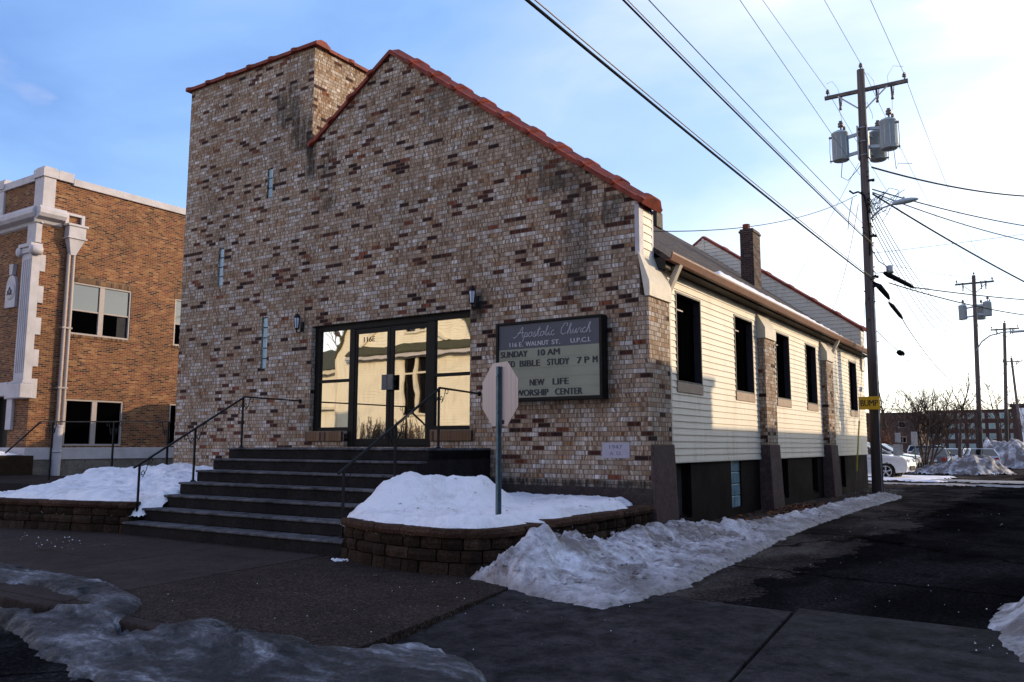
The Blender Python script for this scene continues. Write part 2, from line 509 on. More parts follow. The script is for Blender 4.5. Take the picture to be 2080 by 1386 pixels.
def glass_block():
    t = NT('glass_block', 0.12, 0.0, 0.8)
    v = t.coord('Object', scale=(60, 60, 1.5))
    n1 = t.noise(v, 1.0, 2, 0.6)
    t.color(t.ramp(n1, [(0.35, (0.10, 0.20, 0.25)), (0.55, (0.22, 0.36, 0.42)), (0.7, (0.48, 0.62, 0.68))]))
    t.bump(n1, 0.01, 0.7)
    return t.m
M['glass_block'] = glass_block()

def concrete(name, c, dark=0.5, agg=0.0, rough=0.9, spec=0.05, stain=0.4, island=0.0):
    t = NT(name, rough, 0, spec)
    v = t.coord('Object')
    a = t.ramp(t.noise(v, 0.9, 6, 0.62), [(0.3, tuple(q * dark for q in c)), (0.72, c)])
    b = t.ramp(t.noise(v, 5, 5, 0.65), [(0.35, 1 - stain * 0.6), (0.65, 1.0 + 0.15 * stain)])
    col = t.mix(1.0, a, b, 'MULTIPLY')
    fine = t.noise(v, 110, 2, 0.7)
    col = t.mix(1.0, col, t.ramp(fine, [(0.3, 0.62), (0.7, 1.38)]), 'MULTIPLY')
    col = t.mix(1.0, col, t.ramp(t.noise(v, 24, 4, 0.8), [(0.33, 0.68), (0.5, 1.0), (0.68, 1.45)]), 'MULTIPLY')
    spots = t.ramp(t.noise(v, 7.0, 2, 0.5), [(0.66, 1.0), (0.71, 0.45)])
    col = t.mix(stain, col, t.mix(1.0, col, spots, 'MULTIPLY'))
    if agg:
        vo = t.n('ShaderNodeTexVoronoi'); vo.inputs['Scale'].default_value = 75
        t.l(v, vo.inputs['Vector'])
        peb = t.ramp(vo.outputs['Color'], [(0.2, (0.35, 0.28, 0.24)), (0.5, (0.95, 0.9, 0.85)), (0.8, (1.5, 1.4, 1.3)), (0.95, (2.6, 2.5, 2.4))])
        col = t.mix(agg, col, t.mix(1.0, col, peb, 'MULTIPLY'))
        t.bump(vo.outputs['Distance'], 0.006, 0.5)
    else:
        t.bump(t.noise(v, 70, 4, 0.7), 0.004, 0.5)
    if island:
        gi = t.n('ShaderNodeNewGeometry'); col = t.mix(1.0, col, t.ramp(gi.outputs['Random Per Island'], [(0.0, 1 - island), (1.0, 1 + island)]), 'MULTIPLY')
    t.color(col)
    rr = t.ramp(t.noise(v, 1.3, 4, 0.6), [(0.35, max(0.1, rough - 0.15)), (0.65, rough)])
    t.l(rr, t.p.inputs['Roughness'])
    return t.m
M['sidewalk'] = concrete('damp_concrete_pavement', (0.054, 0.040, 0.036), 0.62)
M['aggregate'] = concrete('exposed_aggregate_pavement', (0.049, 0.038, 0.034), 0.62, agg=1.0)
M['driveway'] = concrete('smooth_grey_driveway', (0.052, 0.045, 0.047), 0.42, stain=1.0)
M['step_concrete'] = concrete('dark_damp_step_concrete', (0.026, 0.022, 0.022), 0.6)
M['tread_concrete'] = concrete('worn_skylit_tread_concrete', (0.15, 0.142, 0.150), 0.5, stain=1.0)  # far paler than the risers: sky light on treads put into the colour
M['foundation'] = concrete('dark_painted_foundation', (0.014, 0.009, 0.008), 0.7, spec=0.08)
M['plinth'] = concrete('brown_painted_plinth', (0.105, 0.070, 0.066), 0.7, spec=0.15)
M['base_concrete'] = concrete('grey_base_concrete', (0.20, 0.175, 0.155), 0.6)
M['facade_base'] = concrete('damp_facade_base', (0.075, 0.058, 0.052), 0.6)
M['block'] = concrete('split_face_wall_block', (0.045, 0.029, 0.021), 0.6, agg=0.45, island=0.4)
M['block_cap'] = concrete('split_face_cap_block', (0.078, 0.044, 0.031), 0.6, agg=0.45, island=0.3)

def asphalt():
    t = NT('worn_asphalt', 0.95, 0, 0.0)
    v = t.coord('Object'); xyz = t.sep(v)
    big = t.noise(v, 0.6, 6, 0.6)
    old = t.ramp(big, [(0.3, (0.022, 0.0175, 0.0155)), (0.7, (0.050, 0.041, 0.036))])
    new = t.ramp(big, [(0.3, (0.0075, 0.0068, 0.0068)), (0.7, (0.014, 0.0125, 0.0125))])
    wob = t.math('MULTIPLY', t.math('SUBTRACT', t.noise(v, 0.8, 6, 0.7), 0.5), 2.2)
    edge = t.math('ADD', t.math('SUBTRACT', xyz[0], t.math('MULTIPLY', xyz[1], 0.02)), wob)
    m = t.ramp(t.math('SUBTRACT', edge, 2.35), [(0.485, 0.0), (0.525, 1.0)])
    street = t.ramp(t.math('ADD', xyz[1], 8.5), [(0.0, 1.0), (0.3, 0.0)])
    col = t.mix(m, old, new)
    col = t.mix(street, col, t.ramp(big, [(0.3, (0.008, 0.008, 0.0085)), (0.7, (0.016, 0.015, 0.016))]))
    vo = t.n('ShaderNodeTexVoronoi', feature='DISTANCE_TO_EDGE'); vo.inputs['Scale'].default_value = 0.45
    dv = t.n('ShaderNodeMixRGB'); dv.inputs[0].default_value = 0.35
    nn = t.n('ShaderNodeTexNoise'); nn.inputs['Scale'].default_value = 1.5; nn.inputs['Detail'].default_value = 5
    t.l(v, nn.inputs['Vector']); t.l(v, dv.inputs[1]); t.l(nn.outputs['Color'], dv.inputs[2])
    t.l(dv.outputs[0], vo.inputs['Vector'])
    cr = t.ramp(vo.outputs['Distance'], [(0.0, 0.2), (0.010, 0.8), (0.016, 1.0)])
    col = t.mix(1.0, col, cr, 'MULTIPLY')
    fine = t.noise(v, 95, 3, 0.75)
    col = t.mix(1.0, col, t.ramp(fine, [(0.25, 0.5), (0.6, 1.1), (0.78, 2.4)]), 'MULTIPLY')
    mid = t.noise(v, 26, 4, 0.8)
    col = t.mix(1.0, col, t.ramp(mid, [(0.32, 0.45), (0.52, 1.0), (0.66, 2.3)]), 'MULTIPLY')
    pe = t.n('ShaderNodeMapRange'); t.l(t.math('ABSOLUTE', t.math('SUBTRACT', edge, 2.86)), pe.inputs[0]); pe.inputs[1].default_value = 0.0; pe.inputs[2].default_value = 0.035; pe.inputs[3].default_value = 0.25; pe.inputs[4].default_value = 1.0
    col = t.mix(1.0, col, pe.outputs[0], 'MULTIPLY')
    pat_ = t.ramp(t.noise(t.coord('Object', scale=(1.0, 0.45, 1)), 0.75, 5, 0.65), [(0.42, 0.7), (0.5, 1.0), (0.58, 1.7)])
    col = t.mix(1.0, col, pat_, 'MULTIPLY')
    # old salt and dust film
    salt = t.ramp(t.noise(t.coord('Object', scale=(1.2, 0.5, 1)), 1.1, 6, 0.7), [(0.62, 0.0), (0.85, 0.06)])
    col = t.mix(salt, col, (0.12, 0.115, 0.115))
    t.color(col)
    wet = t.ramp(t.noise(v, 0.5, 4, 0.6), [(0.35, 0.62), (0.6, 0.9)])
    t.bump(fine, 0.006, 0.6)
    return t.m
M['asphalt'] = asphalt()

def snow(name, dirt=0.2, dirtcol=(0.22, 0.18, 0.15), fine=9.0, thr=0.56, white=(0.86, 0.87, 0.90), slush=0.0):
    t = NT(name, 0.6, 0, 0.25)
    v = t.coord('Object')
    a = t.noise(v, 1.4, 6, 0.65, 0.3); b = t.noise(v, fine, 5, 0.7)
    k = t.math('ADD', t.math('MULTIPLY', a, 0.62), t.math('MULTIPLY', b, 0.38))
    d = t.ramp(k, [(thr - 0.08, 0.0), (thr + 0.10, dirt)])
    sp = t.ramp(t.noise(v, 45, 2, 0.8), [(0.68, 0.0), (0.74, min(1, dirt * 1.2))])
    d = t.math('MAXIMUM', d, t.math('MULTIPLY', sp, t.ramp(a, [(0.45, 0.0), (0.6, 1.0)])))
    col = t.mix(d, white, dirtcol)
    if slush:
        zz = t.math('ADD', t.sep(v)[2], t.math('MULTIPLY', t.math('SUBTRACT', b, 0.5), 0.16))
        sm = t.n('ShaderNodeMapRange'); t.l(zz, sm.inputs[0]); sm.inputs[1].default_value = 0.01; sm.inputs[2].default_value = 0.075; sm.inputs[3].default_value = slush; sm.inputs[4].default_value = 0.0
        col = t.mix(sm.outputs[0], col, t.ramp(b, [(0.35, (0.12, 0.095, 0.085)), (0.65, (0.40, 0.365, 0.36))]))
    t.color(col)
    t.bump(t.math('ADD', t.math('MULTIPLY', b, 0.7), t.noise(v, 40, 3, 0.6)), 0.03, 0.6)
    return t.m
M['snow'] = snow('clean_old_snow', 0.42, thr=0.58, white=(0.84, 0.81, 0.84))
M['snow_dirty'] = snow('gritty_bank_snow', 0.90, (0.13, 0.10, 0.088), 9.0, 0.47, (0.74, 0.72, 0.77), slush=0.85)
M['snow_pile'] = snow('dirty_ploughed_snow', 0.92, (0.10, 0.078, 0.072), 3.0, 0.43, (0.72, 0.73, 0.78))

def ice_mat():
    t = NT('grey_street_ice', 0.4, 0, 0.2)
    v = t.coord('Object', scale=(0.75, 1.6, 1.0), rot=(0, 0, 0.25))
    a = t.noise(v, 1.6, 9, 0.72, 0.6); b = t.noise(v, 8, 6, 0.78, 0.4)
    k = t.math('ADD', t.math('MULTIPLY', a, 0.7), t.math('MULTIPLY', b, 0.3))
    gr = t.ramp(t.noise(t.coord(), 22, 5, 0.85), [(0.30, 0.35), (0.48, 1.0), (0.66, 1.5)])
    t.color(t.mix(1.0, gr, t.ramp(k, [(0.40, (0.008, 0.007, 0.007)), (0.48, (0.026, 0.024, 0.025)), (0.545, (0.080, 0.077, 0.085)), (0.605, (0.20, 0.20, 0.225)), (0.69, (0.42, 0.42, 0.47))]), 'MULTIPLY'))
    t.l(t.ramp(b, [(0.35, 0.3), (0.6, 0.75)]), t.p.inputs['Roughness'])
    t.bump(t.math('ADD', k, t.math('MULTIPLY', t.noise(t.coord(), 30, 4, 0.7), 0.4)), 0.04, 0.8)
    return t.m
M['ice'] = ice_mat()

def shingle():
    t = NT('brown_roof_shingle', 0.9, 0, 0.2)
    v = t.coord('UV', scale=(1, 1, 1))
    b = t.n('ShaderNodeTexBrick'); t.l(v, b.inputs['Vector'])
    b.inputs['Color1'].default_value = (0.035, 0.028, 0.026, 1); b.inputs['Color2'].default_value = (0.085, 0.065, 0.058, 1)
    b.inputs['Mortar'].default_value = (0.012, 0.01, 0.01, 1); b.inputs['Scale'].default_value = 1.0
    b.inputs['Mortar Size'].default_value = 0.008; b.inputs['Brick Width'].default_value = 0.3; b.inputs['Row Height'].default_value = 0.13
    nn = t.noise(t.coord(), 40, 3)
    t.color(t.mix(1.0, b.outputs['Color'], t.ramp(nn, [(0.3, 0.6), (0.7, 1.4)]), 'MULTIPLY'))
    t.bump(nn, 0.01, 0.6)
    return t.m
M['shingle'] = shingle()

def wood_pole():
    t = NT('weathered_pole_wood', 0.85, 0, 0.2)
    v = t.coord('Object', scale=(9, 9, 0.35))
    a = t.noise(v, 2.0, 6, 0.65)
    col = t.ramp(a, [(0.3, (0.055, 0.042, 0.038)), (0.55, (0.13, 0.108, 0.10)), (0.75, (0.21, 0.18, 0.17))])
    # darker towards the foot, fading out upwards
    z = t.sep(t.coord('Object'))[2]
    low = t.math('MULTIPLY', t.band(z, -2.0, 3.3, 1.6), 0.72)
    col = t.mix(low, col, (0.030, 0.021, 0.018))
    t.color(col); t.bump(a, 0.02, 0.7)
    return t.m
M['pole_wood'] = wood_pole()
M['push_plate'] = plain('dark_grey_push_plate', (0.10, 0.095, 0.10), 0.45, metal=0.2)
M['arm_wood'] = plain('grey_crossarm_wood', (0.13, 0.11, 0.10), 0.85, var=0.4, scale=4)
M['transformer'] = plain('grey_transformer_paint', (0.36, 0.42, 0.46), 0.45, spec=0.4, var=0.08)
M['porcelain'] = plain('grey_brown_porcelain', (0.12, 0.09, 0.085), 0.3, spec=0.5)
M['galv'] = plain('galvanised_steel', (0.30, 0.32, 0.34), 0.45, metal=0.6, var=0.25)
M['sign_post'] = plain('green_grey_sign_post', (0.085, 0.125, 0.145), 0.45, metal=0.5, var=0.35, scale=9)
M['cable'] = plain('black_cable_sheath', (0.008, 0.008, 0.009), 0.8, spec=0.05)
M['wire'] = plain('weathered_wire', (0.03, 0.03, 0.035), 0.7, spec=0.1)
M['strand'] = plain('lashed_cable_sheath', (0.10, 0.085, 0.075), 0.4, metal=0.3)
M['yellow'] = plain('yellow_sign_face', (0.62, 0.36, 0.01), 0.45, var=0.08)
M['guard_yellow'] = plain('yellow_guy_guard', (0.55, 0.44, 0.06), 0.5)
M['ink'] = plain('black_sign_ink', (0.006, 0.006, 0.007), 0.5)
M['tyre'] = plain('black_tyre_rubber', (0.010, 0.010, 0.010), 0.8)
M['rim'] = plain('silver_alloy_rim', (0.62, 0.60, 0.58), 0.35, metal=0.3)
M['lamp_glass'] = plain('frosted_lamp_glass', (0.55, 0.58, 0.66), 0.3, spec=0.5)
M['headlamp'] = plain('clear_headlamp', (0.6, 0.6, 0.62), 0.1, spec=0.6)
M['taillamp'] = plain('red_tail_lamp', (0.35, 0.012, 0.012), 0.2, spec=0.5)
M['bark'] = plain('grey_brown_bark', (0.085, 0.060, 0.050), 0.9, var=0.4, scale=8)
M['twig'] = plain('brown_twig', (0.075, 0.050, 0.042), 0.9)
M['dead_leaf'] = plain('rust_dead_leaf', (0.20, 0.065, 0.025), 0.9, var=0.4)
M['litter'] = plain('dark_leaf_litter', (0.025, 0.016, 0.012), 0.9, var=0.6, scale=14, bump=0.01)
def alu():
    t = NT('brushed_aluminium_sign_back', 0.42, 0.55, 0.5)
    v = t.coord('Object', scale=(70, 70, 0.7))
    t.color(t.ramp(t.noise(v, 1.0, 3), [(0.3, (0.31, 0.26, 0.255)), (0.7, (0.42, 0.355, 0.345))]))
    return t.m
M['alu'] = alu()
M['stop_red'] = plain('red_stop_sign_face', (0.42, 0.015, 0.015), 0.4)
M['white_paint'] = plain('white_paint', (0.75, 0.75, 0.75), 0.5, var=0.04)
M['sign_slate'] = plain('slate_sign_header', (0.060, 0.064, 0.082), 0.4, spec=0.3, var=0.05)
M['sign_cream'] = plain('yellowed_sign_acrylic', (0.235, 0.235, 0.172), 0.45, spec=0.3, var=0.09, scale=2.0)
M['sign_letters'] = plain('faded_sign_letters', (0.42, 0.40, 0.42), 0.5, var=0.05)
M['board_letters'] = plain('dark_board_letters', (0.018, 0.020, 0.027), 0.5)
M['stone'] = plain('grey_lilac_cornerstone', (0.36, 0.33, 0.38), 0.6, var=0.08)
M['stone_cut'] = plain('incised_stone_lettering', (0.10, 0.09, 0.11), 0.7)
M['screen_white'] = plain('pale_basement_pane', (0.060, 0.058, 0.055), 0.6, var=0.3)
M['house_roof'] = plain('green_grey_house_shingle', (0.052, 0.050, 0.032), 0.9, var=0.35, scale=9)
M['far_brick'] = plain('far_dark_red_brick', (0.062, 0.034, 0.029), 0.9, var=0.15)
M['far_glass'] = plain('far_pale_green_window', (0.22, 0.33, 0.33), 0.25, spec=0.5, var=0.4, scale=0.4)
M['curtain'] = plain('dim_curtain', (0.045, 0.044, 0.046), 0.9, spec=0.0)

def paint(name, c, metal=0.25):
    t = NT(name, 0.28, metal, 0.5); t.color(c)
    t.p.inputs['Coat Weight'].default_value = 0.5
    v = t.coord()
    t.l(t.ramp(t.noise(v, 3, 4), [(0.3, 0.2), (0.7, 0.42)]), t.p.inputs['Roughness'])
    return t.m
M['car_white'] = paint('white_car_paint', (0.70, 0.69, 0.66), 0.0)
M['car_silver'] = paint('silver_car_paint', (0.40, 0.43, 0.46))
M['car_dark'] = paint('dark_car_paint', (0.02, 0.022, 0.027))
M['car_blue'] = paint('slate_blue_car_paint', (0.06, 0.085, 0.12))
M['car_grey'] = paint('grey_car_paint', (0.14, 0.15, 0.16))
# ------------------------------------------------------------------ ground, road, pavement
def ground_z(y):
    pts = [(-400, -0.16), (-8.06, -0.13), (-7.9, -0.13), (-4.8, -0.035), (0, -0.02), (60, -0.26), (900, -0.35)]
    for (a, za), (b, zb) in zip(pts, pts[1:]):
        if a <= y <= b: return za + (zb - za) * (y - a) / (b - a)
    return pts[-1][1]
g = MB()
ys = [-400, -60, -20, -8.06, -7.9, -4.8, 0, 8, 16, 30, 60, 150, 900]
xs = [-500, -120, -40, -12, 0, 4, 8, 40, 120, 500]
for j in range(len(ys) - 1):
    for i in range(len(xs) - 1):
        g.poly([(xs[i], ys[j], ground_z(ys[j])), (xs[i + 1], ys[j], ground_z(ys[j])),
                (xs[i + 1], ys[j + 1], ground_z(ys[j + 1])), (xs[i], ys[j + 1], ground_z(ys[j + 1]))])
g.build('ground', M['asphalt'], fix=True, kind='structure')

# pavement slabs between the street and the steps
pv = MB()
edges = [-2.12 - 1.83 * k for k in range(26)]
def edge_x(y): return 0.75 + (-5.0 - y) * 0.185      # the joint against the driveway is a little skewed
pv.hexa([(-2.10, -7.9, -0.3), (edge_x(-7.9), -7.9, -0.3), (edge_x(-4.3), -4.3, -0.3), (-2.45, -4.3, -0.3)],
        [(-2.10, -7.9, 0.0), (edge_x(-7.9), -7.9, 0.0), (edge_x(-4.3), -4.3, 0.0), (-2.45, -4.3, 0.0)], 1)
for a, b in zip(edges, edges[1:]):
    k = 0.10
    for (y0, y1) in ((-7.9, -6.12), (-6.108, -4.3)):
        def xx(x, y): return x - (y + 7.9) * k
        pv.hexa([(xx(b, y0) + .006, y0, -.3), (xx(a, y0) - .012, y0, -.3), (xx(a, y1) - .012, y1, -.3), (xx(b, y1) + .006, y1, -.3)],
                [(xx(b, y0) + .006, y0, 0), (xx(a, y0) - .012, y0, 0), (xx(a, y1) - .012, y1, 0), (xx(b, y1) + .006, y1, 0)], 0)
pv.build('pavement', [M['sidewalk'], M['aggregate']], kind='structure', bevel=0.008)
kb = MB()
for k in range(14):
    kb.box(-2.0 - 3.05 * k - 3.04, -2.0 - 3.05 * k, -8.07, -7.912, -0.3, 0.004)
kb.box(-1.99, 1.0, -8.07, -7.912, -0.3, 0.002)
kb.build('kerb', M['sidewalk'], kind='structure', bevel=0.02)
dr = MB()
def apron(x0, x1, X0, X1):
    dr.hexa([(X0, -8.6, -.5), (X1, -8.6, -.5), (x1, -4.72, -.5), (x0, -4.55, -.5)],
            [(X0, -8.6, -.10), (X1, -8.6, -.10), (x1, -4.72, -.004), (x0, -4.55, -.002)])
apron(edge_x(-4.55) + .008, 3.384, edge_x(-8.6) + .008, 3.706)
apron(3.398, 8.2, 3.72, 8.6)
dr.build('driveway', M['driveway'], kind='structure', bevel=0.01)
# bare strip with leaf litter between the side wall and the bank
lt = field(-0.3, 1.2, 0.9, 18.3, 0.06, lambda x, y: ground_z(y) + 0.03 + 0.05 * fbm(x * 3, y * 3) - 0.10 * sstep(0.75, 1.2, x))
lt.build('leaf_litter', M['litter'], kind='stuff')
lv = MB()
for k in range(420):
    x = random.uniform(0.1, 0.9); y = random.uniform(0.9, 9.0) if random.random() < .7 else random.uniform(0.9, 17)
    z = ground_z(y) + 0.07; a = random.uniform(0, 6.28); s = random.uniform(.03, .06); t = random.uniform(-.03, .03)
    lv.poly([(x + s * cos(a), y + s * sin(a), z + t), (x + s * .5 * cos(a + 1.6), y + s * .5 * sin(a + 1.6), z + .02), (x - s * cos(a), y - s * sin(a), z - t), (x + s * .5 * cos(a - 1.6), y + s * .5 * sin(a - 1.6), z)])
lv.build('fallen_leaves', M['dead_leaf'], kind='stuff')

# ------------------------------------------------------------------ church
church = thing('church_building', 'mottled brown brick church with a square tower, sloping tiled gable and cream siding behind', 'church', (-6, 8, 0))
DOOR = [(-7.55, 1.66), (-6.56, 1.66), (-6.56, 1.34), (-4.35, 1.34), (-4.35, 1.66), (-3.45, 1.66), (-3.45, 3.84), (-7.55, 3.84)]
def rect(x0, x1, z0, z1): return [(x0, z0), (x1, z0), (x1, z1), (x0, z1)]
GB = [(-9.14, -8.96, 6.87, 7.55), (-10.74, -10.55, 5.03, 5.92), (-9.13, -8.94, 3.02, 4.16)]
fw = MB()
fw.wall([(-12.08, -0.4), (0.05, -0.4), (0.05, 3.74), (-0.1, 3.76), (-0.1, 5.36), (-5.5, 9.33), (-7.74, 7.80), (-7.74, 10.12), (-12.08, 10.12)],
        [DOOR] + [rect(*q) for q in GB], 'y', 0.0, 0.55)
fw.box(-12.08, -11.7, 0.55, 4.2, -0.4, 10.12)
fw.box(-8.1, -7.74, 0.55, 4.2, 4.0, 10.12)
fw.box(-11.7, -8.1, 3.8, 4.2, 4.0, 10.12)
fw.build('front_wall', M['church_brick'], church)
MB().box(-11.7, -8.1, .55, 3.8, 9.6, 9.75).build('tower_roof', M['shingle'], church)
bs = MB(); bs.box(-12.1, 0.075, -0.028, 0.3, -0.4, 0.715)
bs.build('base_band', M['facade_base'], church, bevel=0.01)

def coping(mb, p0, p1, wa, wb, wdir, tile=0.64, flip=False, h=0.115):
    """saddle tiles from p0 to p1; wdir = horizontal direction across the wall, wa..wb the offsets it covers"""
    p0 = Vector(p0); p1 = Vector(p1); d = (p1 - p0); Ln = d.length; d.normalize()
    w = Vector(wdir); up = w.cross(d).normalized()
    if up.z < 0: up = -up
    n = max(1, round(Ln / tile)); t = Ln / n
    mid = (wa + wb) / 2; hw = (wb - wa) / 2
    def ring(c, k, lift=0.0):
        prof = [(-1.0, -0.06), (-1.0, 0.015), (-0.82, 0.03), (-0.38, h), (0.38, h), (0.82, 0.03), (1.0, 0.015), (1.0, -0.06)]
        return [c + w * (mid + hw * q[0] * k) + up * (q[1] * (k if q[1] > 0 else 1) + lift) for q in prof]
    def seg(stations):
        rings = [ring(p0 + d * s, k, l) for (s, k, l) in stations]; m = 8
        v = [q for r in rings for q in r]; f = []
        for i in range(len(rings) - 1):
            for j in range(m):
                f.append((i * m + j, i * m + (j + 1) % m, (i + 1) * m + (j + 1) % m, (i + 1) * m + j))
        f.append(tuple(range(m))); f.append(tuple(reversed(range((len(rings) - 1) * m, len(rings) * m))))
        mb.add(v, f)
    for i in range(n):
        s = i * t
        jit = random.uniform(-.006, .006)
        if not flip:
            seg([(s + 0.002, 1.0, jit), (s + t - 0.004, 0.97, jit)])
            seg([(s - 0.05, 1.07, .008), (s + 0.0, 1.11, .016), (s + 0.07, 1.10, .012), (s + 0.12, 1.03, .004)])
        else:
            seg([(s + 0.002, 0.97, jit), (s + t - 0.004, 1.0, jit)])
            seg([(s + t - 0.12, 1.03, .004), (s + t - 0.07, 1.10, .012), (s + t, 1.11, .016), (s + t + 0.05, 1.07, .008)])
gc = MB()
coping(gc, (0.0, 0, 5.31), (-5.5, 0, 9.36), -0.07, 0.63, (0, 1, 0), 0.66)
coping(gc, (-7.74, 0, 7.83), (-5.5, 0, 9.36), -0.07, 0.63, (0, 1, 0), 0.66)
gc.build('gable_coping', M['terracotta'], church, fix=True)
tcp = MB()
coping(tcp, (-12.16, 0, 10.14), (-7.62, 0, 10.14), -0.08, 0.36, (0, 1, 0), 0.72, h=0.085)
coping(tcp, (-7.74, 0.30, 10.142), (-7.74, 4.25, 10.142), -0.36, 0.08, (1, 0, 0), 0.72, flip=True, h=0.085)
coping(tcp, (-12.08, 0.30, 10.142), (-12.08, 4.25, 10.142), -0.08, 0.36, (1, 0, 0), 0.72, h=0.085)
tcp.build('tower_coping', M['terracotta'], church, fix=True)

# glass block strips in the tower
for (x0, x1, z0, z1) in GB:
    n = 3 if z1 - z0 < .8 else (4 if z1 - z0 < 1.0 else 5)
    m = MB(); hgt = (z1 - z0) / n
    for i in range(n): m.box(x0 + .006, x1 - .006, 0.03, 0.13, z0 + i * hgt + .006, z0 + (i + 1) * hgt - .006)
    gbo = m.build('glass_block_window', M['glass_block'], church, bevel=0.012)

# entrance
ent = MB()
Y0, Y1 = 0.10, 0.20
def fr(x0, x1, z0, z1, y0=Y0, y1=Y1): ent.box(x0, x1, y0, y1, z0, z1)
fr(-7.549, -3.451, 3.72, 3.839)
fr(-7.549, -7.40, 1.661, 3.72); fr(-3.53, -3.451, 1.661, 3.72)
fr(-6.559, -6.41, 1.341, 3.72); fr(-4.52, -4.351, 1.341, 3.72)
fr(-7.40, -6.559, 1.661, 1.735); fr(-4.351, -3.53, 1.661, 1.735)
fr(-7.40, -6.559, 2.65, 2.71); fr(-4.351, -3.53, 2.65, 2.71)
fr(-6.41, -4.52, 3.70, 3.72); fr(-6.41, -4.52, 1.341, 1.36)
ef = ent.build('entrance_frame', M['black_frame'], church, bevel=0.006)
for (x0, x1) in ((-7.40, -6.559), (-4.351, -3.53)):
    sl = MB().box(x0, x1, 0.145, 0.155, 1.735, 2.65).box(x0, x1, 0.145, 0.155, 2.71, 3.72).build('sidelight', M['mirror_glass'], church)
for (x0, x1) in ((-7.62, -6.58), (-4.33, -3.38)):
    MB().box(x0, x1, -0.05, 0.25, 1.455, 1.655).build('sidelight_sill', M['soldier_brick'], church, bevel=0.006)
for s, (x0, x1) in enumerate(((-6.405, -5.475), (-5.465, -4.525))):
    d = MB(); a, b = (0.05, 0.085) if s == 0 else (0.085, 0.05)
    d.box(x0, x0 + a, .112, .165, 1.365, 3.695); d.box(x1 - b, x1, .112, .165, 1.365, 3.695)
    d.box(x0 + a, x1 - b, .112, .165, 1.365, 1.50); d.box(x0 + a, x1 - b, .112, .165, 3.60, 3.695)
    dd = d.build('door', M['black_frame'], church, bevel=0.004)
    MB().box(x0 + a, x1 - b, .134, .142, 1.50, 3.60).build('pane', M['mirror_glass'], dd)
    hx = x1 - b - .055 if s == 0 else x0 + a - .085
    MB().box(hx, hx + .14, .03, .055, 2.44, 2.74).box(hx + .05, hx + .09, .055, .112, 2.5, 2.53).box(hx + .05, hx + .09, .055, .112, 2.65, 2.68).build('handle', M['push_plate'], dd, bevel=0.008)
    if s == 0:
        nm = MB(); put_text(nm, '116E', -6.20, -5.90, .130, 3.43, .10, bold=.012)
        nm.build('house_number', M['board_letters'], dd)
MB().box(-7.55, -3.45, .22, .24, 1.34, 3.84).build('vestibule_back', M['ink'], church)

# side wall: siding with real laps, windows, buttresses
SX = -0.12
WIN = [(1.50, 2.72), (4.64, 5.86), (7.60, 8.80), (10.38, 11.50), (15.76, 16.92)]
ZB, ZT, ZS = 2.47, 4.08, 2.30
sid = MB()
def lap_x(mb, y0, y1, z0, z1, x, step=0.116, openings=()):
    n = int(math.ceil((z1 - z0) / step))
    for i in range(n):
        a = z0 + i * step; b = min(z1, a + step)
        cuts = [y0, y1]
        for (o0, o1, oz0, oz1) in openings: cuts += [o0, o1]
        cuts = sorted(set(c for c in cuts if y0 <= c <= y1))
        for c0, c1 in zip(cuts, cuts[1:]):
            parts = [(a, b)]
            for (o0, o1, oz0, oz1) in openings:
                if c0 >= o0 - 1e-6 and c1 <= o1 + 1e-6:
                    np_ = []
                    for (p, q) in parts:
                        if oz1 <= p or oz0 >= q: np_.append((p, q)); continue
                        if oz0 > p: np_.append((p, oz0))
                        if oz1 < q: np_.append((oz1, q))
                    parts = np_
            for (p, q) in parts:
                if q - p < .004: continue
                xo = lambda z: x + 0.016 * (1 - (z - a) / step)
                mb.poly([(xo(p), c0, p), (xo(p), c1, p), (xo(q), c1, q), (xo(q), c0, q)])
                if abs(p - a) < 1e-6: mb.poly([(x, c0, p), (x, c1, p), (xo(p), c1, p), (xo(p), c0, p)])
                for e, s in ((c0, 1), (c1, -1)):
                    mb.poly([(x - .03, e, p), (xo(p), e, p), (xo(q), e, q), (x - .03, e, q)])
OPEN = [(a, b, ZS, ZT) for a, b in WIN]
lap_x(sid, 0.85, 18.25, 1.10, 4.36, SX, openings=OPEN)
sid.build('side_wall', M['siding'], church)
